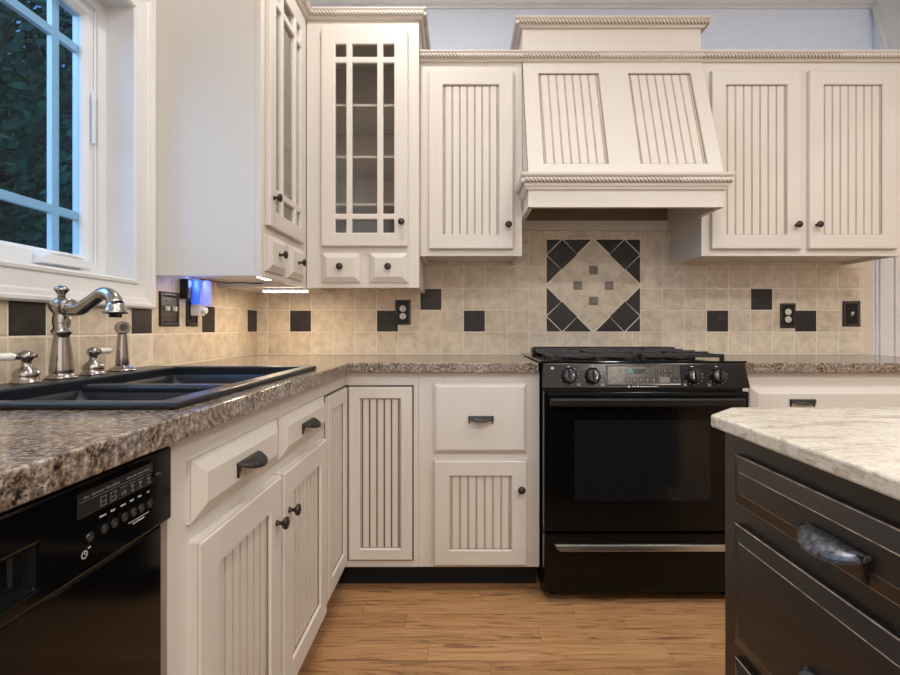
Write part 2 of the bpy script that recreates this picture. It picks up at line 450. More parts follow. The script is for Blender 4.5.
def glass_door(T, u0, u1, z0, z1, d0, cols, rows):
    """prairie-lite door: cols, rows = lists of (start, end) openings"""
    mb = T.mb()
    us = [u0] + [c for p in cols for c in p] + [u1]; zs = [z0] + [r for p in rows for r in p] + [z1]
    hol = {(2 * i + 1, 2 * j + 1) for i in range(len(cols)) for j in range(len(rows))}
    inner = mb.mp
    mb.mp = lambda a, b, c: inner(a, c, b)
    mb.cells(us, zs, d0, d0 + 0.02, hol)
    door = mb.build('door', 'cream', T.root, bevel=0.004)
    gb = T.mb(); gb.box(cols[0][0] - 0.004, cols[-1][1] + 0.004, d0 + 0.006, d0 + 0.009, rows[0][0] - 0.004, rows[-1][1] + 0.004)
    gb.build('glass', 'cab_glass', door)
    return door

# ------------------------------------------------------------------ the setting
def struct(o, label=None): return tag(o, label, None, None, 'structure')
YR = -5.6     # rear wall
XE = 4.2      # far right wall of the room
b = MB(); b.box(XL - 0.2, XE + 0.2, YR - 0.2, 0.2, -0.12, 0.0); struct(b.build('floor', 'oak'), 'oak strip floor')
b = MB(); b.box(XL - 0.2, XE + 0.2, YR - 0.2, 0.2, HCEIL, HCEIL + 0.1); struct(b.build('ceiling', 'ceiling'), 'white ceiling')

# back wall with its tile
b = MB(); b.box(XL - 0.2, XE + 0.2, 0.0, 0.18, 0.0, HCEIL)
wall_back = struct(b.build('wall_back', 'wall'), 'pale blue grey wall')
# left wall with the window opening
WY0, WY1, WZ0, WZ1 = -1.93, -0.964, 1.21, 2.082
b = MB(lambda a, y, z: (z, a, y))
b.cells([YR - 0.2, WY0 - 0.006, WY1 + 0.006, 0.0], [0.0, WZ0 - 0.006, WZ1 + 0.006, HCEIL], XL - 0.16, XL, {(1, 1)})
wall_left = struct(b.build('wall_left', 'wall'), 'left wall')
b = MB(); b.box(XL - 0.2, XE + 0.2, YR - 0.15, YR, 0, HCEIL); struct(b.build('wall_rear', 'beige_wall'), 'wall behind the viewer')
b = MB(); b.box(XR, XR + 0.12, -1.60, -0.0005, 2.215, HCEIL); b.build('wall_right', 'wall')
struct(bpy.data.objects['wall_right'], 'header over the opening at the right end')
b = MB(); b.box(XE, XE + 0.15, YR, 0.0, 0, HCEIL); struct(b.build('wall_east', 'beige_wall'), 'far right wall')

# beige painted strip of wall right of the tile
b = MB(); b.box(2.092, XR - 0.001, -0.004, 0.0, 0.0, 2.2); b.build('painted_strip', 'beige_wall', wall_back)

# tiles: rows measured up from the counter
TD = 0.007
def tiles_back():
    g = MB(); g.box(XL + 0.001, 2.092, -TD - 0.0002, 0, 0.90, 1.62); g.build('grout', 'grout', wall_back)
    tb = MB(); db = MB(); ib = MB()
    def tile(t, u0, u1, z0, z1):
        e = 0.0021
        if u1 - u0 < 0.012 or z1 - z0 < 0.008: return
        t.rings(u0 + e, u1 - e, z0 + e, z1 - e, [(0, -TD + 0.0015, 0), (0, -TD - 0.0005, 0), (0.0015, -TD - 0.0015, 0)])
    P = 0.1130; zs = [0.917] + [1.0295 + P * k for k in range(6)]
    mx0, mx1, mz0, mz1 = 0.4435, 0.9335, 1.0295, 1.512
    left = [-1.068, -1.004] + [-1.004 + P * k for k in range(1, 14)]
    left = [u for u in left if u < mx0 - 0.01] + [mx0]
    right = [mx1 + 0.1146 * k for k in range(0, 11)]
    right = [u for u in right if u < 2.08] + [2.092]
    dark_left = {(-0.891, 1), (-0.439, 1), (-0.213, 2), (0.013, 1)}
    isd = lambda u, r, S: any(abs(u - a) < 0.03 and r == q for a, q in S)
    for us, S in ((left, dark_left), (right, {(mx1 + 3 * 0.1146, 1), (mx1 + 5 * 0.1146, 2), (mx1 + 7 * 0.1146, 1)})):
        for a, c in zip(us, us[1:]):
            for r, (z0, z1) in enumerate(zip(zs, zs[1:])):
                tile(db if isd(a, r, S) else tb, a, c, z0, z1)
    mids = [mx0 + (mx1 - mx0) * k / 4.36 for k in range(5)] + [mx1]
    for a, c in zip(mids, mids[1:]):
        tile(tb, a, c, 0.917, mz0)
        tile(tb, a, c, mz1, 1.60)
    # diamond medallion: dark corners cut by diagonal joints, a beige diamond, four small inserts
    cx, cz, h = (mx0 + mx1) / 2, (mz0 + mz1) / 2, (mx1 - mx0) / 2
    kz = ((mz1 - mz0) / 2) / h
    def poly(t, pts, e=0.0018):
        c = Vector((sum(p[0] for p in pts) / len(pts), sum(p[1] for p in pts) / len(pts)))
        # inset each edge by e
        n = len(pts); P2 = [Vector(p) for p in pts]; q = []
        area = sum(P2[i].x * P2[(i + 1) % n].y - P2[(i + 1) % n].x * P2[i].y for i in range(n))
        sg = 1 if area > 0 else -1
        for i in range(n):
            d0 = (P2[i] - P2[i - 1]).normalized(); d1 = (P2[(i + 1) % n] - P2[i]).normalized()
            n0 = Vector((-d0.y, d0.x)) * sg; n1 = Vector((-d1.y, d1.x)) * sg
            s = n0 + n1; q.append(P2[i] + s * (2 * e / max(0.15, s.length_squared)))
        lo = [t.add((cx + p.x * h, -TD + 0.0015, cz + p.y * h * kz)) for p in q]
        hi = [t.add((cx + p.x * h, -TD - 0.0015, cz + p.y * h * kz)) for p in q]
        t.face(hi)
        for i in range(n): t.face((lo[i], lo[(i + 1) % n], hi[(i + 1) % n], hi[i]))
    e = 0.010
    for sx in (-1, 1):
        for sz in (-1, 1):
            S = lambda *pp: [(sx * a, sz * c) for a, c in pp]
            poly(db, S((1, 1), (0.66, 1), (1, 0.66)), e)
            poly(db, S((0.66, 1), (0.02, 1), (0.35, 0.67)), e)
            poly(db, S((1, 0.66), (0.67, 0.35), (1, 0.02)), e)
            poly(db, S((0.66, 1), (1, 0.66), (0.67, 0.33), (0.33, 0.67)), e)
    # beige diamond: a 3 x 3 of diagonal tiles, their inner corners clipped by the inserts
    w = 1 / 3.0
    for i in (-1, 0, 1):
        for j in (-1, 0, 1):
            cxx, czz = (i + j) * w, (j - i) * w
            c4 = [(0, -w), (w, 0), (0, w), (-w, 0)]
            pts = []
            for (a, c) in c4:
                X_, Z_ = cxx + a, czz + c
                if abs(abs(X_) + abs(Z_) - w) < 0.01 and (abs(X_) < 0.01 or abs(Z_) < 0.01):
                    k = 0.10
                    pr = {(0, -w): ((-1, 1), (1, 1)), (w, 0): ((-1, -1), (-1, 1)), (0, w): ((1, -1), (-1, -1)), (-w, 0): ((1, 1), (1, -1))}[(a, c)]
                    for q in pr: pts.append((X_ + q[0] * k, Z_ + q[1] * k))
                else: pts.append((X_, Z_))
            poly(tb, pts, 0.0035)
    for X_, Z_ in ((w, 0), (-w, 0), (0, w), (0, -w)):
        k = 0.10
        poly(ib, [(X_ - k, Z_ - k), (X_ + k, Z_ - k), (X_ + k, Z_ + k), (X_ - k, Z_ + k)], 0.004)
        k = 0.055
        lo = [ib.add((cx + (X_ + a * k) * h, -TD - 0.0015, cz + (Z_ + c * k) * h * kz)) for a, c in ((-1, -1), (1, -1), (1, 1), (-1, 1))]
        hi = [ib.add((cx + (X_ + a * k * .7) * h, -TD - 0.004, cz + (Z_ + c * k * .7) * h * kz)) for a, c in ((-1, -1), (1, -1), (1, 1), (-1, 1))]
        ib.face(hi)
        for i in range(4): ib.face((lo[i], lo[(i + 1) % 4], hi[(i + 1) % 4], hi[i]))
    tb.build('wall_tile', 'tile', wall_back); db.build('accent_tile', 'slate', wall_back); ib.build('inset_tile', 'insert', wall_back)
tiles_back()
def tiles_left():
    mp = lambda a, d, z: (XL - d, a, z)     # d negative = into the room
    g = MB(mp); g.box(-2.6, -0.868, -TD - 0.0002, 0, 0.90, 1.118); g.box(-0.868, -0.001, -TD - 0.0002, 0, 0.90, 1.30); g.build('grout', 'grout', wall_left)
    tb = MB(mp); db = MB(mp); P = 0.1058; Pz = 0.1130
    us = [-TD - 0.002 - 0.015] + [-0.0145 - P * k for k in range(1, 25)]
    us[0] = -TD - 0.002
    zs = [0.917] + [1.0295 + Pz * k for k in range(4)]
    for k, (a1, a0) in enumerate(zip(us, us[1:])):
        for r, (z0, z1) in enumerate(zip(zs, zs[1:])):
            z1 = min(z1, 1.30 if a0 > -0.89 else 1.118)
            if z1 - z0 < 0.01: continue
            t = db if (r == 1 and k % 4 == 0) else tb
            e = 0.0021
            if k == 0 and t is db: a0_, a1_ = -0.1203, -0.009
            else: a0_, a1_ = a0, a1
            t.rings(a0_ + e, a1_ - e, z0 + e, z1 - e, [(0, -TD + 0.0015, 0), (0, -TD - 0.0005, 0), (0.0015, -TD - 0.0015, 0)])
    tb.build('wall_tile', 'tile', wall_left); db.build('accent_tile', 'slate', wall_left)
tiles_left()

# ceiling crown moulding
crown = [(0, 2.713), (0.008, 2.713), (0.010, 2.726), (0.022, 2.733), (0.028, 2.748), (0.050, 2.776), (0.070, 2.790), (0.074, 2.803), (0.086, 2.808), (0.086, 2.8199), (0, 2.8199)]
b = MB(); b.sweep([(XL, YR + 0.1), (XL, 0.0), (XR - 0.0005, 0.0)], crown); struct(b.build('trim_1', 'white'), 'white crown moulding under the ceiling')
# raked casing boards on the short return wall at the right
def rake():
    t = MB(lambda y, x, z: (x, y, z))
    for (w0, w1, th) in ((0.0, 0.012, 0.010), (0.012, 0.030, 0.022), (0.030, 0.150, 0.014), (0.150, 0.172, 0.026)):
        y0, z0, y1, z1 = -0.002, 2.712, -0.128, 2.245
        P = [(y0 - w0, XR, z0), (y0 - w1, XR, z0), (y0 - w1, XR - th, z0), (y0 - w0, XR - th, z0),
             (y1 - w0, XR, z1), (y1 - w1, XR, z1), (y1 - w1, XR - th, z1), (y1 - w0, XR - th, z1)]
        t.hexa(P)
    struct(t.build('trim_2', 'white'), 'raked white trim at the right end of the wall')
rake()
# door casing on the return wall
b = MB()
b.box(2.158, 2.172, -0.010, -0.0005, 0.0, 2.2); b.box(2.172, 2.192, -0.020, -0.0005, 0.0, 2.2); b.box(2.192, 2.246, -0.016, -0.0005, 0.0, 2.2); b.box(2.246, 2.268, -0.026, -0.0005, 0, 2.2); b.box(2.268, 2.30, -0.006, -0.0005, 0, 2.2)
struct(b.build('trim_3', 'white', bevel=0.003), 'white door casing at the right end')

# window
def window():
    w = empty('window_1', (XL, (WY0 + WY1) / 2, WZ0)); struct(w, 'white casement window over the sink')
    yc, zc = (WY0 + WY1) / 2, WZ0
    L = lambda x, y, z: (x - XL, y - yc, z - zc)
    def ring(name, y0, y1, z0, z1, seq, mat, mats=None):
        # stepped frame in the wall plane; seq of (inset, x)
        m = MB(L)
        prev = None
        for ins, x in seq:
            r = [m.add((x, y0 + ins, z0 + ins)), m.add((x, y1 - ins, z0 + ins)), m.add((x, y1 - ins, z1 - ins)), m.add((x, y0 + ins, z1 - ins))]
            if prev:
                for j in range(4): m.face((prev[j], prev[(j + 1) % 4], r[(j + 1) % 4], r[j]))
            prev = r
        return m.build(name, mat, w)
    C = 0.096
    y0, y1, z0, z1 = WY0 - C, WY1 + C, WZ0 - C, WZ1 + C
    c = ring('window_casing', y0, y1, z0, z1, [(0, XL + 0.0005), (0, XL + 0.024), (0.006, XL + 0.029), (0.014, XL + 0.029), (0.018, XL + 0.022), (0.030, XL + 0.021), (0.036, XL + 0.017),
                                               (0.076, XL + 0.013), (0.080, XL + 0.017), (0.088, XL + 0.018), (0.094, XL + 0.012), (0.096, XL - 0.076)], 'white')
    f = ring('window_frame', WY0, WY1, WZ0, WZ1, [(0.0, XL - 0.072), (0.0, XL - 0.0745), (0.036, XL - 0.0745), (0.036, XL - 0.080), (0.041, XL - 0.084), (0.041, XL - 0.15), (0.0, XL - 0.15)], 'vinyl')
    # sash with prairie bars
    sy0, sy1, sz0, sz1 = WY0 + 0.046, WY1 - 0.046, WZ0 + 0.030, WZ1 - 0.044
    s = ring('window_sash', sy0, sy1, sz0, sz1, [(0, XL - 0.12), (0, XL - 0.082), (0.006, XL - 0.080), (0.020, XL - 0.080), (0.031, XL - 0.092), (0.033, XL - 0.104), (0.033, XL - 0.12), (0, XL - 0.12)], 'vinyl')
    g = MB(L); g.box(XL - 0.1015, XL - 0.0985, sy0 + 0.03, sy1 - 0.03, sz0 + 0.03, sz1 - 0.03); g.build('window_pane', 'pane', w)
    br = MB(L)
    xa, xb = XL - 0.118, XL - 0.103
    for yy in (-1.125, sy0 + 0.115): br.box(xa, xb, yy - 0.012, yy + 0.012, sz0 + 0.035, sz1 - 0.035)
    for zz in (1.392, 1.903): br.box(xa - 0.0005, xb - 0.0005, sy0 + 0.035, sy1 - 0.035, zz - 0.012, zz + 0.012)
    br.build('glazing_bars', 'vinyl', w)
    # crank handle on the bottom rail
    k = MB(L)
    k.box(XL - 0.0745, XL - 0.040, -1.232, -1.070, 1.2245, 1.250)
    kk = k.build('crank_handle', 'vinyl', w, bevel=0.0035, segs=3)
    a = MB(L); a.tube([(XL - 0.056, -1.09, 1.252), (XL - 0.050, -1.15, 1.258), (XL - 0.048, -1.215, 1.254)], [0.005, 0.0055, 0.007]); a.build('crank_lever', 'vinyl', kk)
    # lock lever on the near stile
    q = MB(L); q.box(XL - 0.074, XL - 0.066, -1.028, -1.016, 1.62, 1.78); q.build('sash_lock', 'vinyl', w, bevel=0.003)
window()

# ------------------------------------------------------------------ base cabinets
CT = 0.876      # underside of counters
FD = 0.610      # cabinet face distance from its wall
def carcass(T, u0, u1, d1, z0=0.105, z1=CT - 0.001, toe=True, dmin=0.012):
    b = T.mb()
    b.box(u0, u1, dmin, d1, z0, z1)
    o = b.build('body', 'cream', T.root, bevel=0.0015)
    if toe:
        k = T.mb(); k.box(u0, u1, dmin, d1 - 0.075, 0.001, z0 - 0.0005); k.build('toe_kick', 'black_matte', T.root)
    return o

# sink base on the left wall
T = Thing('sink_base_cabinet', 'left', -1.7665, -0.918, 0.0, 'cream sink base cabinet with two false drawer fronts and two beadboard doors, beside the dishwasher', 'cabinet')
def sink_base():
    b = T.mb()
    u0, u1 = -1.7665, -0.918
    # open-topped carcass so the bowls hang inside: sides, floor, back and face frame
    b.box(u0, u0 + 0.016, 0.012, 0.59, 0.105, CT - 0.001); b.box(u1 - 0.016, u1, 0.012, 0.59, 0.105, CT - 0.001)
    b.box(u0 + 0.016, u1 - 0.016, 0.012, 0.59, 0.105, 0.121); b.box(u0, u1, 0.59, FD, 0.105, CT - 0.001)
    b.build('body', 'cream', T.root)
    k = T.mb(); k.box(u0, u1, 0.012, FD - 0.075, 0.001, 0.1045); k.build('toe_kick', 'black_matte', T.root)
    for (a, c) in ((-1.716, -1.342), (-1.328, -0.945)):
        d = drawer_front(T, a, c, 0.722, 0.830, FD, 0.022, bev=0.028, name='drawer_front', drop=0.014)
        cup_pull(T, d, -1.532 if a < -1.5 else -1.147, 0.787, FD + 0.022)
    for (a, c, ku) in ((-1.713, -1.341, -1.376), (-1.329, -0.945, -1.292)):
        d = bead_door(T, a, c, 0.120, 0.690, FD, 0.021, 0.064, 7)
        knob(T, d, ku, 0.588, FD + 0.021)
sink_base()

# corner cabinet with a folding door, one leaf on each wall
def corner_base():
    r = empty('corner_cabinet', (XL + 0.4, -0.4, 0), 0, 'cream corner base cabinet with a folding beadboard door whose leaves meet at the inside corner', 'cabinet')
    class R: root = r
    L = lambda x, y, z: (x - XL - 0.4, y + 0.4, z)
    xf = XL + FD
    b = MB(L)
    pts = [(XL + 0.012, -0.917), (xf, -0.917), (xf, -FD), (-0.1905 + 0.022, -FD), (-0.1905 + 0.022, -0.012), (XL + 0.012, -0.012)]
    b.poly_prism(pts, 2, 0.105, CT - 0.001); b.build('body', 'cream', r, bevel=0.001)
    k = MB(L)
    pts = [(XL + 0.012, -0.917), (xf - 0.075, -0.917), (xf - 0.075, -FD + 0.075), (-0.169, -FD + 0.075), (-0.169, -0.012), (XL + 0.012, -0.012)]
    k.poly_prism(pts, 2, 0.001, 0.1045); k.build('toe_kick', 'black_matte', r)
    z0, z1 = 0.136, 0.818
    gp = MB(L)     # dark reveal round the inset leaves
    gp.box(xf, xf + 0.0012, -0.906, -FD - 0.0015, z0 - 0.005, z1 + 0.006); gp.box(xf + 0.0015, -0.187, -FD - 0.0012, -FD, z0 - 0.005, z1 + 0.006)
    gp.build('door_reveal', 'glaze_dark', r)
    T2 = R()
    ml = lambda u, d, z: L(xf + d, u, z)
    mr = lambda u, d, z: L(u, -FD - d, z)
    bead_door(T2, -0.901, -FD - 0.014, z0, z1, 0.0014, 0.012, 0.050, 5, mp=ml)
    bead_door(T2, xf + 0.0145, -0.192, z0, z1, 0.0014, 0.012, 0.043, 5, mp=mr)
corner_base()

# drawer base left of the range
T = Thing('base_cabinet', 'back', -0.168, 0.310, 0.0, 'cream base cabinet with one drawer above one beadboard door, left of the range', 'cabinet')
carcass(T, -0.168, 0.310, FD)
d = drawer_front(T, -0.106, 0.259, 0.561, 0.832, FD, 0.021, bev=0.013); cup_pull(T, d, 0.078, 0.706, FD + 0.021)
d = bead_door(T, -0.106, 0.259, 0.119, 0.531, FD, 0.021, 0.058, 7); knob(T, d, 0.235, 0.422, FD + 0.021)

# base right of the range
T = Thing('base_cabinet', 'back', 1.108, 2.06, 0.0, 'cream base cabinet right of the range, mostly hidden by the island', 'cabinet')
carcass(T, 1.108, 2.06, FD)
d = drawer_front(T, 1.138, 2.035, 0.645, 0.818, FD, 0.021, bev=0.026, drop=0.013)
for u in (1.334, 1.839): cup_pull(T, d, u, 0.772, FD + 0.021)
for a, c in ((1.138, 1.575), (1.592, 2.035)):
    d = bead_door(T, a, c, 0.119, 0.62, FD, 0.021, 0.066, 7); knob(T, d, c - 0.03 if a < 1.5 else a + 0.03, 0.55, FD + 0.021)

# ------------------------------------------------------------------ countertops
XF = XL + 0.638; YF = -0.638
SX0, SX1, SY0, SY1 = XL + 0.075, -0.492, -1.700, -0.955     # sink cut-out
b = MB()
xs = [XL + 0.0095, SX0, SX1, XF, 0.3035]; ys = [-2.45, SY0, SY1, YF, -0.0095]
b.cells(xs, ys, CT, 0.914, {(1, 1), (3, 0), (3, 1), (3, 2)})
o = b.build('countertop', 'laminate', None, bevel=0.0035, segs=3)
tag(o, 'brown speckled stone-look countertop turning the corner around the black sink', 'countertop')
b = MB(); b.box(1.1065, 2.10, YF, -0.0095, CT, 0.914)
tag(b.build('countertop', 'laminate', None, bevel=0.0035, segs=3), 'short brown speckled countertop right of the range', 'countertop')

# ------------------------------------------------------------------ sink and tap
def sink():
    z = 0.9145
    r = empty('kitchen_sink', ((SX0 + SX1) / 2, (SY0 + SY1) / 2, z), 0, 'black double bowl drop-in kitchen sink below the window', 'sink')
    cx, cy = (SX0 + SX1) / 2, (SY0 + SY1) / 2
    L = lambda x, y, zz: (x - cx, y - cy, zz - z)
    X0, X1, Y0, Y1 = XL + 0.045, -0.472, -1.722, -0.935
    bx0, bx1 = XL + 0.150, -0.515
    b1 = (-1.690, -1.355); b2 = (-1.318, -0.975)
    m = MB(L)
    # rim: grid with two bowl openings
    m.cells([X0, bx0, bx1, X1], [Y0, b1[0], b1[1], b2[0], b2[1], Y1], z, z + 0.012, {(1, 1), (1, 2), (1, 3)})
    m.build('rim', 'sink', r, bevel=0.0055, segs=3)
    m = MB(L); ly0, ly1 = b1[0], b2[1]
    for q4 in ((bx0 - 0.004, bx0, ly0 - 0.004, ly1 + 0.004), (bx1, bx1 + 0.004, ly0 - 0.004, ly1 + 0.004), (bx0, bx1, ly0 - 0.004, ly0), (bx0, bx1, ly1, ly1 + 0.004)):
        m.box(q4[0], q4[1], q4[2], q4[3], z - 0.022, z + 0.006)
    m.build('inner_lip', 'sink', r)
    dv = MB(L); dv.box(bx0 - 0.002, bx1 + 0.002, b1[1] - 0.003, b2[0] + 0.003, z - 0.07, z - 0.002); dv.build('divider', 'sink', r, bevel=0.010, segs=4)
    for (y0, y1) in (b1, b2):
        q = MB(L)
        seq = [(0.0, z - 0.014), (0.003, z - 0.020), (0.010, z - 0.05), (0.020, z - 0.17), (0.045, z - 0.195)]
        prev = None
        for ins, zz in seq:
            pts = []
            for (sx, sy, a0) in ((1, 1, 0), (-1, 1, 90), (-1, -1, 180), (1, -1, 270)):
                rr = 0.045 if ins > 0.005 else 0.004
                ex = (bx1 - ins - rr) if sx > 0 else (bx0 + ins + rr); ey = (y1 - ins - rr) if sy > 0 else (y0 + ins + rr)
                for k in range(6):
                    a = math.radians(a0 + 18 * k); pts.append(q.add((ex + rr * math.cos(a), ey + rr * math.sin(a), zz)))
            if prev:
                for k in range(len(pts)): q.face((prev[k], prev[(k + 1) % len(pts)], pts[(k + 1) % len(pts)], pts[k]), 0, True)
            prev = pts
        q.face(prev)
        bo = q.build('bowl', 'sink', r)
        dr = MB(L); dr.lathe(((bx0 + bx1) / 2, (y0 + y1) / 2, z - 0.1948), [(0.045, 0), (0.045, 0.002), (0.036, 0.003), (0.034, 0.0005), (0, 0.0005)]); dr.build('drain', 'steel', bo)
sink()
ZD = 0.9268
def faucet():
    x, y = -0.979, -1.336
    r = empty('faucet', (x, y, ZD), 0, 'brushed nickel faucet with tall tapered column, finial and curved spout', 'faucet')
    b = MB(lambda a, c, z: (a, c, z))
    prof = [(0.036, 0), (0.036, 0.003), (0.033, 0.007), (0.026, 0.012), (0.0275, 0.016), (0.0275, 0.024), (0.0255, 0.045), (0.0215, 0.085), (0.0185, 0.108), (0.0178, 0.116), (0.0205, 0.119), (0.0235, 0.124),
            (0.0235, 0.129), (0.0200, 0.134), (0.0185, 0.138), (0.0205, 0.150), (0.0205, 0.166), (0.0175, 0.174), (0.0215, 0.180), (0.0275, 0.190), (0.0285, 0.198), (0.0245, 0.208), (0.016, 0.214), (0.012, 0.218)]
    prof = [(q[0] * 0.90, q[1] * 0.90) for q in prof]; b.lathe((0, 0, 0), prof, n=32); b.build('column', 'nickel', r)
    f = MB(); f.lathe((0, 0, 0.1957), [(0.009, 0), (0.0075, 0.008), (0.010, 0.013), (0.016, 0.020), (0.0165, 0.023), (0.012, 0.027), (0.007, 0.031), (0, 0.032)], n=24); f.build('finial', 'nickel', r)
    # spout: out of the column, sways up, over and down
    ex, ey = 0.166, -0.048
    ctr = [(0.10, 0.196, 0.0165), (0.22, 0.190, 0.0165), (0.36, 0.190, 0.0155), (0.48, 0.200, 0.0150), (0.60, 0.210, 0.0146), (0.72, 0.219, 0.0148), (0.82, 0.221, 0.0150), (0.91, 0.214, 0.0155), (0.97, 0.203, 0.0162), (1.0, 0.192, 0.0172)]
    pts, rad = [], []
    def cr(p0, p1, p2, p3, t):
        return tuple(0.5 * (2 * b1 + (c - a) * t + (2 * a - 5 * b1 + 4 * c - d) * t * t + (3 * b1 - a - 3 * c + d) * t ** 3) for a, b1, c, d in zip(p0, p1, p2, p3))
    for i in range(len(ctr) - 1):
        a = ctr[max(i - 1, 0)]; d = ctr[min(i + 2, len(ctr) - 1)]
        for k in range(4):
            t, z, rr = cr(a, ctr[i], ctr[i + 1], d, k / 4); pts.append((ex * t, ey * t, z)); rad.append(rr)
    t, z, rr = ctr[-1]; pts.append((ex, ey, z)); rad.append(rr)
    pts = [(p[0], p[1], p[2] - 0.021 + 0.009 * min(1, math.hypot(p[0], p[1]) / 0.17) ** 3) for p in pts]
    s = MB(); s.tube(pts, rad, 20); so = s.build('spout', 'nickel', r)
    e = MB(); e.lathe((ex, ey, 0.156), [(0.013, -0.008), (0.013, 0.0), (0.0245, 0.001), (0.0262, 0.005), (0.0215, 0.011), (0.0195, 0.020), (0.0182, 0.026)], n=28); e.build('aerator', 'nickel', so)
    c = MB(); c.lathe((0, 0, 0), [(0, 0), (0.001, 0)], n=3)
    k = MB(); k.tube([(0.017, -0.0055, 0.175), (0.028, -0.009, 0.175), (0.032, -0.0105, 0.175)], [0.020, 0.020, 0.017], 20); k.build('collar', 'nickel', r)
faucet()
def handle(y, label, ang, group=None):
    r = empty('tap_lever', (-0.979, y, ZD), 0, label, 'faucet handle')
    b = MB(); b.lathe((0, 0, 0), [(0.029, 0), (0.029, 0.003), (0.025, 0.006), (0.0225, 0.009), (0.0245, 0.016), (0.0238, 0.024), (0.018, 0.031), (0.0105, 0.036), (0.0090, 0.046), (0.0105, 0.050), (0.0140, 0.055), (0.0148, 0.060), (0.0125, 0.067), (0.006, 0.072), (0, 0.073)], n=28)
    b.build('hub', 'nickel', r)
    ca, sa = math.cos(ang), math.sin(ang)
    p = lambda t, z=0.060: (t * ca, t * sa, z)
    l = MB(); l.tube([p(0.010), p(0.020), p(0.024)], [0.0075, 0.0075, 0.009], 14); l.tube([p(-0.010), p(-0.018), p(-0.021)], [0.005, 0.0055, 0.003], 12)
    lo = l.build('lever', 'nickel', r)
    w = MB(); w.tube([p(0.022), p(0.028), p(0.05), p(0.072), p(0.080), p(0.083)], [0.008, 0.0092, 0.0082, 0.0095, 0.008, 0.003], 16); w.build('porcelain_grip', 'porcelain', lo)
handle(-1.432, 'nickel faucet handle left of the faucet, its white porcelain lever pointing left', math.radians(-112))
handle(-1.234, 'nickel faucet handle between faucet column and side sprayer, white lever turned away', math.radians(100))
def sprayer():
    r = empty('side_sprayer', (-0.979, -1.124, ZD), 0, 'brushed nickel side sprayer standing right of the faucet', 'sprayer')
    b = MB(); b.lathe((0, 0, 0), [(0.036, 0), (0.036, 0.003), (0.030, 0.007), (0.020, 0.013), (0.0175, 0.016)], n=28); b.build('base', 'nickel', r)
    s = MB(); s.lathe((0, 0, 0.0155), [(0.0165, 0), (0.0172, 0.004), (0.0155, 0.03), (0.0118, 0.085), (0.0115, 0.098), (0.008, 0.102)], n=24); s.build('stem', 'nickel', r)
    h = MB()
    ax = Vector((0.70, -0.70, 0.06)).normalized()
    c = Vector((0, 0, 0.124))
    h.tube([c - ax * 0.019, c - ax * 0.016, c - ax * 0.008, c + ax * 0.004, c + ax * 0.014, c + ax * 0.018], [0.006, 0.013, 0.019, 0.0195, 0.0185, 0.0165], 24)
    ho = h.build('spray_head', 'nickel', r)
    q = MB(); q.tube([c + ax * 0.0175, c + ax * 0.0195], [0.0105, 0.010], 20); q.build('nozzle', 'plate_mid', ho)
sprayer()

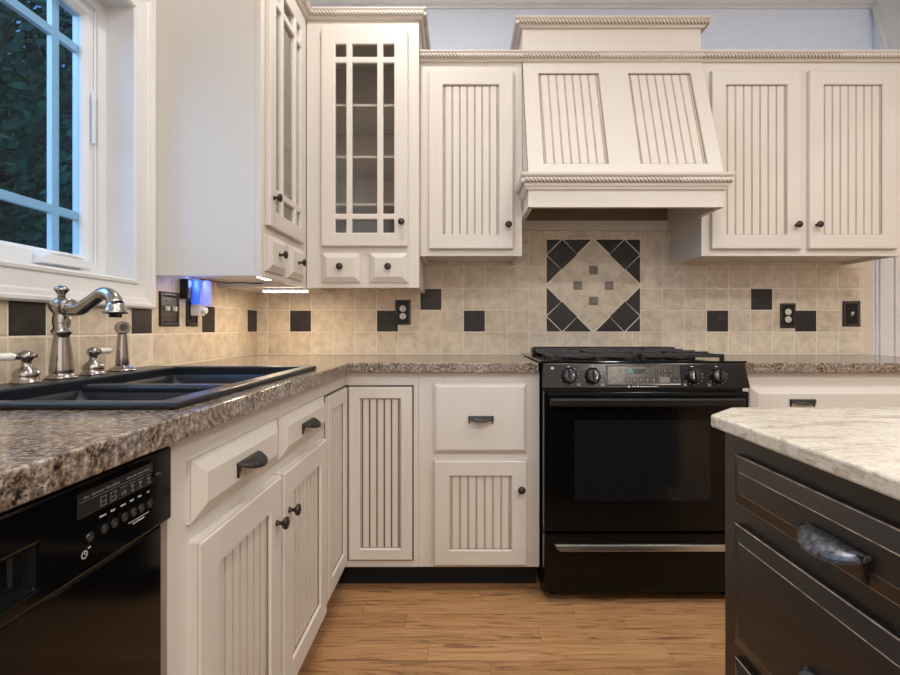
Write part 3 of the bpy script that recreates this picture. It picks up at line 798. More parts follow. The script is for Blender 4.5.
# ------------------------------------------------------------------ dishwasher
def dishwasher():
    u0, u1 = -2.372, -1.771
    T = Thing('dishwasher', 'left', u0, u1, 0.0, 'black built-in dishwasher with push buttons and recessed pull', 'dishwasher')
    b = T.mb(); b.box(u0 + 0.004, u1 - 0.004, 0.03, 0.585, 0.11, CT - 0.006); b.build('tub', 'black_matte', T.root)
    k = T.mb(); k.box(u0 + 0.004, u1 - 0.004, 0.03, 0.55, 0.002, 0.1095); k.build('kick_plate', 'black_matte', T.root)
    b = T.mb(); b.box(u0 + 0.003, u1 - 0.012, 0.586, 0.612, 0.115, 0.752); b.build('door_panel', 'black_gloss', T.root, bevel=0.004)
    s = T.mb(); s.box(u1 - 0.0115, u1 + 0.004, 0.56, 0.6095, 0.105, 0.7565); s.build('side_trim', 'grey_stile', T.root)
    # control panel: bulges slightly, with a recessed hand pull
    p = T.mb(); inner = p.mp; p.mp = lambda a, bb, c: inner(a, c, bb)
    hx0, hx1, hz0, hz1 = -2.26, -2.012, 0.775, 0.822
    p.cells([u0 + 0.003, hx0, hx1, u1 - 0.003], [0.757, hz0, hz1, CT - 0.008], 0.586, 0.622, {(1, 1)})
    cp = p.build('control_panel', 'black_gloss', T.root, bevel=0.004)
    h = T.mb(); h.rings(hx0, hx1, hz0, hz1, [(0, 0.621, 0), (0.004, 0.600, 0), (0.006, 0.596, 0)]); h.build('hand_pull', 'black_satin', cp)
    base = T.mb().mp
    mbs = lambda: MB(lambda u_, d_, z_: base(u_ + 0.008, d_, z_))
    l = mbs(); l.box(-1.967, -1.830, 0.622, 0.6224, 0.826, 0.856); la = l.build('label_strip', 'label_grey', cp)
    t = mbs(); D0, D1 = 0.6224, 0.6228
    # small printed lettering: a heading line, icons, captions
    def word(mb, a, c, z, h=0.0022):
        x = a
        while x < c - 0.001:
            w = random.choice((0.0012, 0.0016, 0.002)); mb.box(x, min(x + w, c), D0, D1, z, z + h * random.choice((0.8, 1, 1.25))); x += w + 0.0007
    word(t, -1.958, -1.948, 0.8478); word(t, -1.945, -1.925, 0.8478); word(t, -1.922, -1.896, 0.8478); word(t, -1.884, -1.865, 0.8478); word(t, -1.862, -1.836, 0.8478)
    t.box(-1.966, -1.832, D0, D1, 0.8445, 0.8450)
    t.build('printed_heading', 'mark_dim', la)
    bu = (-1.9265, -1.909, -1.890, -1.873, -1.857, -1.839)
    ic = mbs()
    for i, u in enumerate(bu):
        ic.box(u - 0.006, u + 0.006, D0, D1, 0.8400, 0.8408)
        if i in (0, 1): 
            for a in (-0.0048, 0.004): ic.box(u + a, u + a + 0.0008, D0, D1, 0.8295, 0.8400)
            ic.box(u - 0.0048, u + 0.0048, D0, D1, 0.8290, 0.8298); ic.box(u - 0.0048, u + 0.0048, D0, D1, 0.834, 0.8348)
        elif i == 2:
            for a in (-0.004, 0, 0.003): ic.box(u + a, u + a + 0.0015, D0, D1, 0.830, 0.836 - abs(a) * 0.4)
        else:
            ic.box(u - 0.003, u + 0.003, D0, D1, 0.835, 0.8375); ic.box(u - 0.0006, u + 0.0006, D0, D1, 0.8295, 0.835); ic.box(u - 0.003, u + 0.003, D0, D1, 0.8292, 0.8300)
    ic.build('printed_icons', 'mark_dim', la)
    cap = mbs()
    D0, D1 = 0.622, 0.6224
    for u, w in zip(bu, (0.011, 0.008, 0.010, 0.008, 0.008, 0.006)): word(cap, u - w / 2, u + w / 2, 0.8155, 0.002)
    cap.box(-1.881, -1.838, D0, D1, 0.7875, 0.7882); word(cap, -1.872, -1.848, 0.7832, 0.002)
    # clock symbol under the first button
    for k in range(14):
        a = 2 * PI * k / 14; cap.box(-1.956 + 0.0042 * math.cos(a) - 0.0006, -1.956 + 0.0042 * math.cos(a) + 0.0006, D0, D1, 0.7815 + 0.0042 * math.sin(a) - 0.0006, 0.7815 + 0.0042 * math.sin(a) + 0.0006)
    cap.box(-1.9563, -1.9557, D0, D1, 0.7815, 0.785); cap.box(-1.956, -1.9535, D0, D1, 0.7812, 0.7818); word(cap, -1.9505, -1.946, 0.786, 0.002)
    cap.build('printed_captions', 'mark', cp)
    for u in (-1.950,) + bu:
        q = mbs(); q.lathe((u, 0.622, 0.800), [(0.0062, 0), (0.0062, 0.0025), (0.0052, 0.004), (0.0046, 0.0035), (0, 0.003)], 'd', 18)
        q.build('button', 'panel_black', cp)
        q2 = mbs()
    knb = mbs(); knb.lathe((-1.828, 0.622, 0.838), [(0.004, 0), (0.0045, 0.006), (0.003, 0.010), (0, 0.0105)], 'd', 14); knb.build('latch_button', 'black_satin', cp)
dishwasher()

# ------------------------------------------------------------------ gas range
def gas_range():
    u0, u1 = 0.3135, 1.0945; W0, W1 = 0.3065, 1.1035
    T = Thing('gas_range', 'back', u0, u1, 0.0, 'black slide-in gas range with cast iron grates and front knobs', 'range')
    R = T.root
    b = T.mb(); b.box(u0 + 0.006, u1 - 0.006, 0.06, 0.655, 0.045, 0.9135); b.build('body', 'black_satin', R, bevel=0.002)
    f = T.mb()
    for a in (u0 + 0.05, u1 - 0.05):
        for d in (0.12, 0.60): f.lathe((a, d, 0.0), [(0.018, 0.001), (0.018, 0.01), (0.010, 0.015), (0.010, 0.046)], 'z', 12)
    # feet use plain z axis
    for i, (a, d) in enumerate(((u0 + 0.05, 0.12), (u0 + 0.05, 0.60), (u1 - 0.05, 0.12), (u1 - 0.05, 0.60))):
        q = MB(); q.lathe((a - T.u, -d, 0.001), [(0.018, 0), (0.018, 0.01), (0.010, 0.015), (0.010, 0.045)], 'z', 12); q.build('leg', 'black_matte', R)
    kp = T.mb(); kp.box(u0 + 0.012, u1 - 0.012, 0.60, 0.62, 0.012, 0.0455); kp.build('kick_plate', 'black_matte', R)
    # cooktop with rolled edge over the counters
    c = T.mb(); c.box(W0, W1, 0.050, 0.660, 0.9145, 0.9225); c.build('cooktop', 'black_gloss', R, bevel=0.0035, segs=3)
    v = T.mb(); v.box(0.355, 1.065, 0.060, 0.135, 0.9228, 0.956); vo = v.build('rear_vent', 'black_satin', R, bevel=0.012, segs=3)
    s = T.mb()
    for k in range(7): s.box(0.56 + 0.075 * k, 0.62 + 0.075 * k, 0.1352, 0.1362, 0.938, 0.942)
    s.build('vent_slots', 'black_matte', vo)
    # burners
    for (u, d, rr) in ((0.505, 0.27, 0.042), (0.505, 0.50, 0.050), (0.905, 0.27, 0.050), (0.905, 0.50, 0.042)):
        q = MB(); q.lathe((u - T.u, -d, 0.9226), [(rr + 0.010, 0), (rr + 0.008, 0.008), (rr - 0.006, 0.011), (rr - 0.006, 0.014), (rr, 0.014), (rr, 0.019), (rr - 0.006, 0.022), (0, 0.023)], 'z', 28)
        q.build('burner', 'iron', R)
    # two grates
    for (a, c_) in ((0.365, 0.692), (0.708, 1.032)):
        g = T.mb(); zt = 0.9525; t = 0.006
        def bar(x0, y0, x1, y1, z=zt, tt=t, hh=0.014):
            if abs(x1 - x0) > abs(y1 - y0): g.hexa([(x0, y0 - tt, z - hh), (x1, y1 - tt, z - hh), (x1, y1 + tt, z - hh), (x0, y0 + tt, z - hh), (x0, y0 - tt * .7, z), (x1, y1 - tt * .7, z), (x1, y1 + tt * .7, z), (x0, y0 + tt * .7, z)])
            else: g.hexa([(x0 - tt, y0, z - hh), (x0 + tt, y0, z - hh), (x1 + tt, y1, z - hh), (x1 - tt, y1, z - hh), (x0 - tt * .7, y0, z), (x0 + tt * .7, y0, z), (x1 + tt * .7, y1, z), (x1 - tt * .7, y1, z)])
        y0, y1 = 0.150, 0.620; ym = 0.385
        for yy in (y0, ym, y1): bar(a, yy, c_, yy, zt - 0.004 if yy != ym else zt, 0.007)
        for xx in (a + 0.006, c_ - 0.006): bar(xx, y0, xx, y1, zt - 0.006)
        xm = (a + c_) / 2
        for yc in (0.27, 0.50):
            bar(a, yc, xm - 0.032, yc); bar(xm + 0.032, yc, c_, yc)
            bar(xm, yc - 0.115, xm, yc - 0.032); bar(xm, yc + 0.032, xm, yc + 0.115)
        for xx in (a + 0.006, c_ - 0.006):
            for yy in (y0, ym, y1): g.box(xx - 0.007, xx + 0.007, yy - 0.007, yy + 0.007, 0.9226, zt - 0.006)
        g.build('grate', 'iron', R, bevel=0.0015)
    # slanted control panel
    zT, zB = 0.9140, 0.8210; dT, dB = 0.662, 0.686
    sl = lambda z: dT + (zT - z) / (zT - zB) * (dB - dT)
    p = T.mb(); p.hexa([(u0 - 0.002, 0.6555, zB), (u1 + 0.002, 0.6555, zB), (u1 + 0.006, dB, zB), (u0 - 0.006, dB, zB), (u0, 0.6555, zT), (u1, 0.6555, zT), (u1 - 0.004, dT, zT), (u0 + 0.004, dT, zT)])
    cp = p.build('control_panel', 'panel_black', R, bevel=0.003)
    inner = T.mb().mp
    ms = lambda a, d, z: inner(a, sl(z) + d, z)
    dsp = MB(ms); du0, du1, dz0, dz1 = 0.556, 0.838, 0.832, 0.908
    dsp.rings(du0, du1, dz0, dz1, [(0, 0.0, 0), (0, 0.0014, 0), (0.003, 0.0022, 0), (0.005, 0.0012, 0)]); dob = dsp.build('display_panel', 'display', cp)
    q = MB(ms); q.box(0.628, 0.664, 0.0013, 0.0018, 0.875, 0.894); q.box(0.668, 0.700, 0.0013, 0.0018, 0.875, 0.894); q.build('display_window', 'lcd', dob)
    q = MB(ms)      # clock digits, seven-segment bars
    for x in (0.634, 0.643, 0.652):
        for (a0, a1, c0, c1) in ((0, .005, .0125, .014), (0, .005, .006, .0075), (0, .005, 0, .0015), (0, .0012, .0075, .0125), (.0038, .005, 0, .006)): q.box(x + a0, x + a1, 0.0018, 0.0021, 0.878 + c0, 0.878 + c1)
    q.build('clock_digits', 'lcd_lit', dob)
    q = MB(ms); dk = MB(ms)
    for i in range(5):
        for j in (0, 1):
            x = 0.713 + 0.0225 * i; z = 0.880 - 0.018 * j + 0.006
            dk.box(x - 0.008, x + 0.008, 0.0013, 0.0018, z - 0.007, z + 0.007); q.box(x - 0.002, x + 0.002, 0.0018, 0.0021, z - 0.004, z + 0.004)
    for i in range(5):
        x = 0.636 + 0.025 * i; dk.box(x - 0.009, x + 0.009, 0.0013, 0.0018, 0.841, 0.862); q.box(x - 0.004, x + 0.003, 0.0018, 0.0021, 0.846, 0.858)
    q.box(0.757, 0.795, 0.0013, 0.0020, 0.843, 0.863)
    dk.box(0.806, 0.826, 0.0013, 0.0018, 0.841, 0.862); q.box(0.811, 0.821, 0.0018, 0.0021, 0.848, 0.851)
    q.box(0.577, 0.595, 0.0013, 0.0018, 0.866, 0.872); q.box(0.573, 0.592, 0.0013, 0.0018, 0.846, 0.850); q.box(0.600, 0.615, 0.0013, 0.0018, 0.850, 0.858)
    q.build('key_marks', 'mark_dim', dob); dk.build('key_pads', 'label_grey', dob)
    # printed marks by the knobs, maker strip under the display
    pm = MB(ms)
    kn = (0.413, 0.503, 0.887, 0.980)
    for i, u in enumerate(kn):
        pm.box(u - 0.004, u + 0.004, 0.0002, 0.0008, 0.901, 0.904)
        for k in range(7):
            a = math.radians(-140 + 25 * k) if i > 1 else math.radians(-150 + 40 * k)
            x, z = u + 0.037 * math.cos(a), 0.868 + 0.033 * math.sin(a)
            pm.box(x - 0.0014, x + 0.0014, 0.0002, 0.0008, z - 0.0014, z + 0.0014)
        x = u + (0.035 if i < 2 else -0.035)
        pm.box(x - 0.005, x + 0.005, 0.0002, 0.0008, 0.831, 0.833); pm.box(x - 0.005, x - 0.0038, 0.0002, 0.0008, 0.833, 0.841); pm.box(x + 0.0038, x + 0.005, 0.0002, 0.0008, 0.833, 0.841)
    pm.box(0.345, 0.356, 0.0002, 0.0008, 0.892, 0.900)
    pm.box(0.634, 0.642, 0.0002, 0.0008, 0.8245, 0.8305); pm.box(0.648, 0.664, 0.0002, 0.0008, 0.8262, 0.829); pm.box(0.669, 0.676, 0.0002, 0.0008, 0.825, 0.8302); pm.box(0.68, 0.75, 0.0002, 0.0008, 0.8265, 0.8285)
    pm.build('printed_marks', 'mark', cp)
    for u in kn:
        k = MB(ms); k.lathe((u, 0.0, 0.868), [(0.0305, 0), (0.0305, 0.004), (0.0270, 0.006), (0.0262, 0.020), (0.0240, 0.026), (0.017, 0.0275), (0, 0.028)], 'd', 28)
        ko = k.build('knob', 'panel_black', cp)
        g = MB(ms); g.box(u - 0.004, u + 0.004, 0.0265, 0.036, 0.845, 0.893); g.build('grip', 'panel_black', ko, bevel=0.002)
    # oven door
    dd = 0.656
    d = T.mb(); d.box(u0 + 0.002, u1 - 0.002, dd, 0.688, 0.280, 0.808); do = d.build('oven_door', 'black_door', R, bevel=0.004)
    w = T.mb(); w.box(0.43, 0.945, 0.688, 0.6886, 0.395, 0.700); w.build('oven_window', 'window_black', do)
    h = T.mb(); h.box(0.332, 1.060, 0.706, 0.728, 0.757, 0.788)
    for x in (0.348, 1.044): h.box(x - 0.012, x + 0.012, 0.6885, 0.716, 0.760, 0.785)
    h.build('door_handle', 'black_satin', do, bevel=0.007, segs=3)
    vt = T.mb()
    for x0, x1 in ((0.33, 1.08),): vt.box(x0, x1, 0.688, 0.6886, 0.797, 0.801)
    vt.build('door_vent', 'black_matte', do)
    # storage drawer
    w = T.mb(); w.box(u0 + 0.002, u1 - 0.002, dd, 0.690, 0.050, 0.268); dw = w.build('storage_drawer', 'black_door', R, bevel=0.004)
    hh = T.mb(); hh.hexa([(0.365, 0.690, 0.208), (1.045, 0.690, 0.208), (1.032, 0.703, 0.208), (0.378, 0.703, 0.208), (0.352, 0.690, 0.232), (1.058, 0.690, 0.232), (1.052, 0.699, 0.229), (0.358, 0.699, 0.229)])
    hh.build('drawer_handle', 'steel', dw, bevel=0.002)
gas_range()

# ------------------------------------------------------------------ wall cabinets
UD = 0.330; UZ = 1.377; UT = 2.262
XF2 = XL + 0.3835; YF2 = -0.385; CZ0 = 1.2275; CZT = 2.415

def glass_cabinet(T, u0, u1, D, door_u, cols, z_ceiling, ku, blind=False):
    """tall glass-fronted wall cabinet with two small drawers under the door"""
    b = T.mb(); dm = 0.010; t = 0.018
    b.box(u0, u0 + t, dm, D - 0.02, CZ0 + 0.002, z_ceiling); b.box(u1 - t, u1, dm, D - 0.02, CZ0 + 0.002, z_ceiling)
    b.box(u0 + t, u1 - t, dm, dm + 0.008, CZ0 + 0.024, z_ceiling)
    b.box(u0 + t, u1 - t, dm + 0.008, D - 0.02, z_ceiling - t, z_ceiling); b.box(u0 + t, u1 - t, dm + 0.008, D - 0.02, 1.385, 1.403)
    b.box(u0 + t, u1 - t, dm + 0.008, D - 0.02, CZ0 + 0.024, CZ0 + 0.036)
    # face frame with one opening
    fr = T.mb(); inner = fr.mp
    f2 = MB(lambda a, c, d: inner(a, d, c))
    f2.cells([u0, door_u[0] + 0.02, door_u[1] - 0.02, u1], [CZ0, 1.42, 2.355, z_ceiling], D - 0.02, D, {(1, 1)})
    if blind:
        b.box(u1, -0.012, dm, D - 0.002, CZ0 + 0.002, CZ0 + 0.020); b.box(u1, -0.012, dm, D - 0.002, z_ceiling - t, z_ceiling)
    body = b.build('body', 'cream', T.root)
    f2.build('face_frame', 'cream', T.root, bevel=0.0015)
    for z in (1.603, 1.817, 2.050):
        s = T.mb(); s.box(u0 + t, u1 - t, 0.020, D - 0.045, z, z + 0.010); s.build('shelf', 'card', T.root)
    d = glass_door(T, door_u[0], door_u[1], 1.4085, 2.366, D, cols, [(1.468, 1.526), (1.551, 2.212), (2.239, 2.294)])
    knob(T, d, ku, 1.512, D + 0.02)
    m = (door_u[0] + door_u[1]) / 2; w = (door_u[1] - door_u[0])
    for a, c in ((door_u[0], m - 0.020), (m + 0.020, door_u[1])):
        dr = drawer_front(T, a, c, 1.250, 1.382, D, 0.020, bev=0.024, drop=0.012)
        knob(T, dr, (a + c) / 2, 1.318, D + 0.02)

# left wall cabinet
T = Thing('glass_wall_cabinet', 'left', -0.868, -0.3865, CZ0, 'cream glass-door wall cabinet on the left wall beside the window', 'cabinet')
du = (-0.836, -0.455); w_ = du[1] - du[0]; c0 = du[0]
cols = [(c0 + 0.058, c0 + 0.106), (c0 + 0.132, c0 + 0.248), (c0 + 0.274, c0 + 0.322)]
glass_cabinet(T, -0.868, -0.3865, 0.3835, du, cols, CZT, du[0] + 0.030, True)
# corner wall cabinet on the back wall
T = Thing('glass_wall_cabinet', 'back', XF2 + 0.0015, -0.186, CZ0, 'cream glass-door wall cabinet with two small drawers in the corner of the back wall', 'cabinet')
du = (-0.613, -0.233); c0 = du[0]
cols = [(c0 + 0.062, c0 + 0.110), (c0 + 0.136, c0 + 0.245), (c0 + 0.272, c0 + 0.320)]
glass_cabinet(T, XF2 + 0.0015, -0.186, 0.385, du, cols, CZT, du[1] - 0.026)

def upper(name, u0, u1, doors, label, zt=UT + 0.0):
    T = Thing(name, 'back', u0, u1, UZ, label, 'cabinet')
    b = T.mb()
    b.box(u0, u1, 0.010, UD, UZ + 0.016, zt); b.box(u0, u0 + 0.018, 0.010, UD, UZ, UZ + 0.016); b.box(u1 - 0.018, u1, 0.010, UD, UZ, UZ + 0.016)
    b.box(u0 + 0.018, u1 - 0.018, UD - 0.02, UD, UZ, UZ + 0.016)
    b.build('body', 'cream', T.root)
    for (a, c, k) in doors:
        d = bead_door(T, a, c, 1.4055, 2.209, UD, 0.020, 0.062, 7); knob(T, d, k, 1.512, UD + 0.02)
    return T
upper('wall_cabinet', -0.1845, 0.2765, [(-0.146, 0.236, 0.212)], 'cream single-door beadboard wall cabinet left of the range hood')
upper('wall_cabinet', 1.0905, 2.0, [(1.1285, 1.533, 1.506), (1.567, 1.9625, 1.598)], 'cream two-door beadboard wall cabinet right of the range hood')

# crown mouldings with rope
def crown_run(name, path, zb, label, parent=None, m=None):
    b = MB(m)
    prof = [(0, zb), (0.010, zb), (0.014, zb + 0.006), (0.018, zb + 0.010), (0.022, zb + 0.012), (0.022, zb + 0.026), (0.030, zb + 0.030), (0.034, zb + 0.034), (0.034, zb + 0.039), (0, zb + 0.039)]
    b.sweep(path, prof)
    b.rope(path, 0.023, zb + 0.0195, 0.0112)
    o = b.build(name, ['cream', 'rope_glaze'], parent)
    if label: tag(o, label, 'moulding')
    return o
crown_run('rope_crown_moulding', [(-0.1845, -UD - 0.0005), (0.279, -UD - 0.0005), (1.0895, -UD - 0.0005), (2.0005, -UD - 0.0005), (2.0005, -0.012)], 2.2530,
          'long rope-carved crown moulding across the back wall cabinets and hood')
crown_run('rope_crown_moulding', [(XF2 + 0.0005, -0.868), (XF2 + 0.0005, YF2 - 0.0005), (-0.1855, YF2 - 0.0005), (-0.1855, -0.012)], 2.408,
          'rope-carved crown moulding on top of the two glass-door corner cabinets')

# ------------------------------------------------------------------ range hood
def hood():
    u0, u1 = 0.2785, 1.0885
    T = Thing('range_hood', 'back', u0, u1, 1.55, 'cream wooden range hood with sloped beadboard front and rope trim', 'range hood')
    R = T.root; zt, zs, zb = 2.2520, 1.690, 1.550; dt, db = 0.335, 0.520
    sl = lambda z: dt + (zt - z) / (zt - zs) * (db - dt)
    inner = T.mb().mp
    # side panels
    for a in (u0, u1 - 0.02):
        s = T.mb(); s.poly_prism([(0.010, zb), (db - 0.001, zb), (db - 0.001, zs), (dt - 0.001, zt), (0.010, zt)], 0, a, a + 0.02)
        s.build('side_panel', 'cream', R)
    # sloped front with two openings, and a beadboard panel in each
    f = MB(lambda a, z, d: inner(a, sl(z) + d, z))
    P1, P2 = (0.345, 0.618), (0.748, 1.030)
    f.cells([u0, P1[0], P1[1], P2[0], P2[1], u1], [zs - 0.002, 1.735, 2.193, zt], -0.018, 0.0, {(1, 1), (3, 1)})
    f.build('front_panel', 'cream', R)
    for p in (P1, P2):
        ms = lambda a, d, z: inner(a, sl(z) + d, z)
        q = MB(ms)
        q.rings(p[0] - 0.0, p[1] + 0.0, 1.735, 2.193, [(0, 0.0004, 1), (0.003, -0.004, 2), (0.005, -0.010, 0)], cap=False)
        bead_panel(q, p[0] + 0.004, p[1] - 0.004, 1.738, 2.190, -0.009, 7)
        q.build('beadboard_panel', ['cream', 'glaze', 'rope_glaze'], R)
    # apron, rope band with returns
    a = T.mb(); a.box(u0 + 0.0005, u1 - 0.0005, db - 0.020, db, zb, zs - 0.002); a.build('apron', 'cream', R, bevel=0.001)
    L = lambda x, y, z: (x - T.u, y, z - 1.55)
    m = MB(L); z0 = 1.622
    path = [(u0, -UD - 0.023), (u0, -db), (u1, -db), (u1, -UD - 0.023)]
    m.sweep(path, [(0.0005, z0), (0.008, z0), (0.012, z0 + 0.010), (0.016, z0 + 0.013), (0.018, z0 + 0.022), (0.018, z0 + 0.048), (0.028, z0 + 0.052), (0.031, z0 + 0.058), (0.031, z0 + 0.066), (0.0005, z0 + 0.066)])
    m.rope(path, 0.021, z0 + 0.036, 0.0118, 0.0160)
    m.build('rope_band', ['cream', 'rope_glaze'], R)
    # back rail, liner and filter inside
    k = T.mb(); k.box(u0 + 0.0205, u1 - 0.0205, 0.010, 0.030, 1.556, 1.604); k.build('back_rail', 'cream', R)
    l = T.mb(); l.box(u0 + 0.0205, u1 - 0.0205, 0.0165, db - 0.0305, 1.680, 1.690); l.box(u0 + 0.0205, u1 - 0.0205, 0.010, 0.016, 1.6045, 1.690); lo = l.build('liner', 'liner', R)
    l = T.mb(); l.box(u0 + 0.14, u1 - 0.14, 0.12, 0.44, 1.672, 1.6795); l.build('filter', 'display', lo)
    # chimney box above the cabinet crown, with its own crown
    c = T.mb(); c.box(u0, u1, 0.010, UD - 0.0015, zt + 0.0005, 2.446); co = c.build('upper_box', 'cream', R)
    crown_run('rope_crown', [(u0, -0.012), (u0, -UD + 0.001), (u1, -UD + 0.001), (u1, -0.012)], 2.407, None, co, L)
hood()

# ------------------------------------------------------------------ island
IX = 0.428
def island():
    Y0 = 1.736; Y1 = 3.05; PL = 1.30     # u = -y
    T = Thing('kitchen_island', 'right', Y0, Y1, 0.0, 'dark espresso kitchen island cabinet with stacked drawers', 'island', plane=PL)
    D = PL - IX
    b = T.mb(); b.box(Y0, Y1, 0.0, D, 0.10, 0.8925); b.build('body', 'espresso', T.root, bevel=0.002)
    k = T.mb(); k.box(Y0 + 0.05, Y1 - 0.05, 0.05, D - 0.07, 0.001, 0.0995); k.build('toe_kick', 'black_matte', T.root)
    us = (1.780, 2.225); us2 = (2.262, 2.72)
    for (z0, z1) in ((0.783, 0.857), (0.568, 0.752), (0.352, 0.548), (0.125, 0.332)):
        for (a, c) in (us, us2):
            mb = T.mb(); th = 0.016
            mb.rings(a, c, z0, z1, [(0, D, 0), (0, D + th - 0.008, 1), (0.0015, D + th - 0.007, 0), (0.0205, D + th - 0.0005, 1), (0.0215, D + th, 0)])
            dr = mb.build('drawer', ['espresso', 'espresso_edge'], T.root)
            zc = 0.5 * (z0 + z1) + (0.0 if z1 - z0 < 0.1 else 0.0)
            cup_pull(T, dr, 1.990 if a < 2 else 2.5, zc - 0.0 if z1 - z0 < 0.1 else zc - 0.012, D + th, 0.090, 0.030, 'island_pull')
M['island_pull'] = plain('mottled_blue_grey_metal', srgb(100, 105, 112), 0.34, 0.7, var=0.35, scale=140)
island()
def island_top():
    b = MB()
    pts = [(0.463, -1.690), (0.394, -1.757), (0.394, -3.08), (1.34, -3.08), (1.34, -1.690)]
    b.poly_prism(pts[::-1], 2, 0.8935, 0.914)
    tag(b.build('island_countertop', 'granite', None, bevel=0.004, segs=3), 'cream granite island countertop with clipped corner', 'countertop')
island_top()

# ------------------------------------------------------------------ outlets, switch, plug-ins
def outlet(u, z, label):
    T = Thing('wall_outlet', 'back', u - 0.037, u + 0.037, z - 0.062, label, 'outlet')
    p = T.mb(); p.rings(u - 0.040, u + 0.040, z - 0.064, z + 0.064, [(0, 0.0086, 0), (0, 0.012, 0), (0.004, 0.0145, 1), (0.008, 0.0150, 0), (0.012, 0.0135, 0)]); p.build('cover_plate', ['plate', 'plate_mid'], T.root)
    for s in (-1, 1):
        r = T.mb(); r.lathe((u, 0.0134, z + s * 0.0195), [(0.0165, 0), (0.0165, 0.002), (0.0150, 0.003), (0, 0.003)], 'd', 24); ro = r.build('receptacle', 'outlet_white', T.root)
        h = T.mb()
        for a in (-0.0065, 0.0050): h.box(u + a, u + a + 0.002, 0.0164, 0.0166, z + s * 0.0195 + 0.001, z + s * 0.0195 + 0.009)
        h.box(u - 0.0022, u + 0.0022, 0.0164, 0.0166, z + s * 0.0195 - 0.009, z + s * 0.0195 - 0.005); h.build('slots', 'black_matte', ro)
outlet(-0.302, 1.131, 'dark-plated wall outlet with pale sockets left of the range, next to a dark tile')
outlet(1.698, 1.114, 'dark-plated wall outlet with pale sockets right of the range')
def switch():
    u, z = 2.029, 1.124
    T = Thing('light_switch', 'back', u - 0.04, u + 0.04, z - 0.066, 'dark-plated toggle light switch near the right end of the tile', 'switch')
    p = T.mb(); p.rings(u - 0.046, u + 0.046, z - 0.066, z + 0.066, [(0, 0.0086, 0), (0, 0.012, 0), (0.004, 0.0150, 1), (0.010, 0.0155, 1), (0.014, 0.0125, 0)], capm=0); p.build('cover_plate', ['plate', 'plate_mid'], T.root)
    t = T.mb(); t.hexa([(u - 0.005, 0.0124, z - 0.010), (u + 0.005, 0.0124, z - 0.010), (u + 0.004, 0.020, z - 0.004), (u - 0.004, 0.020, z - 0.004), (u - 0.005, 0.0124, z + 0.010), (u + 0.005, 0.0124, z + 0.010), (u + 0.004, 0.026, z + 0.010), (u - 0.004, 0.026, z + 0.010)])
    t.build('toggle', 'outlet_white', T.root)
switch()
def left_plates():
    u, z = -0.768, 1.118
    T = Thing('switch_plate', 'left', u - 0.058, u + 0.058, z - 0.063, 'wide dark double switch plate under the left wall cabinet', 'switch')
    p = T.mb(); p.rings(u - 0.059, u + 0.059, z - 0.062, z + 0.062, [(0, 0.0086, 0), (0, 0.012, 0), (0.004, 0.0150, 1), (0.012, 0.0155, 0), (0.018, 0.0120, 1)], capm=1); p.build('cover_plate', ['plate', 'plate_mid'], T.root)
    for a in (-0.022, 0.022):
        t = T.mb(); t.box(u + a - 0.005, u + a + 0.005, 0.0118, 0.024, z - 0.006, z + 0.010); t.build('toggle', 'outlet_white', T.root, bevel=0.0015)
    for a in (-0.022, 0.022):
        for c in (-0.028, 0.030):
            s = T.mb(); s.lathe((u + a, 0.0119, z + c), [(0.003, 0), (0.0025, 0.001), (0, 0.0012)], 'd', 10)
            s.build('screw', 'black_matte', T.root)
    u, z = -0.622, 1.118
    T = Thing('wall_outlet', 'left', u - 0.04, u + 0.04, z - 0.062, 'dark-plated wall outlet behind the glowing blue plug-in', 'outlet')
    p = T.mb(); p.rings(u - 0.040, u + 0.040, z - 0.062, z + 0.062, [(0, 0.0086, 0), (0, 0.012, 0), (0.004, 0.0145, 1), (0.010, 0.0150, 0), (0.014, 0.0128, 0)]); p.build('cover_plate', ['plate', 'plate_mid'], T.root)
    r = T.mb(); r.box(u - 0.016, u + 0.016, 0.0127, 0.015, z - 0.038, z + 0.038); r.build('receptacle', 'black_satin', T.root, bevel=0.001)
    # plug-in night light / scent diffuser
    T = Thing('wall_night_light', 'left', u - 0.03, u + 0.03, 1.10, 'glowing blue plug-in night light with a clear bottle under the left wall cabinet', 'night light')
    b = T.mb(); b.box(u - 0.020, u + 0.020, 0.0150, 0.052, 1.098, 1.142); b.lathe((u + 0.0, 0.052, 1.118), [(0.014, 0), (0.014, 0.014), (0.010, 0.018), (0, 0.018)], 'd', 18); b.build('plug_body', 'outlet_white', T.root, bevel=0.004)
    def cap(name, c, r_, h, mat):
        q = MB(); q.lathe((c[0] - T.u, 0, 0), [(0, 0), (r_ * .8, 0), (r_, 0.006), (r_, h - 0.012), (r_ * .8, h - 0.003), (0, h)], 'z', 20)
        for i, v in enumerate(q.v): q.v[i] = (v[0], v[1] - c[1], v[2] + c[2] - T.zb)
        return q.build(name, mat, T.root)
    cap('light_shade', (u - 0.014, 0.034, 1.143), 0.0165, 0.098, 'blue_glow')
    cap('bottle', (u + 0.006, 0.066, 1.138), 0.0155, 0.100, 'lavender_glow')
    # black adapter on the wall between the plates
    T = Thing('wall_adapter', 'left', -0.70, -0.668, 1.16, 'small black adapter block on the tile between switch plate and night light', 'adapter')
    q = T.mb(); q.box(-0.702, -0.668, 0.0085, 0.040, 1.160, 1.236); q.build('housing', 'black_satin', T.root, bevel=0.004)
left_plates()

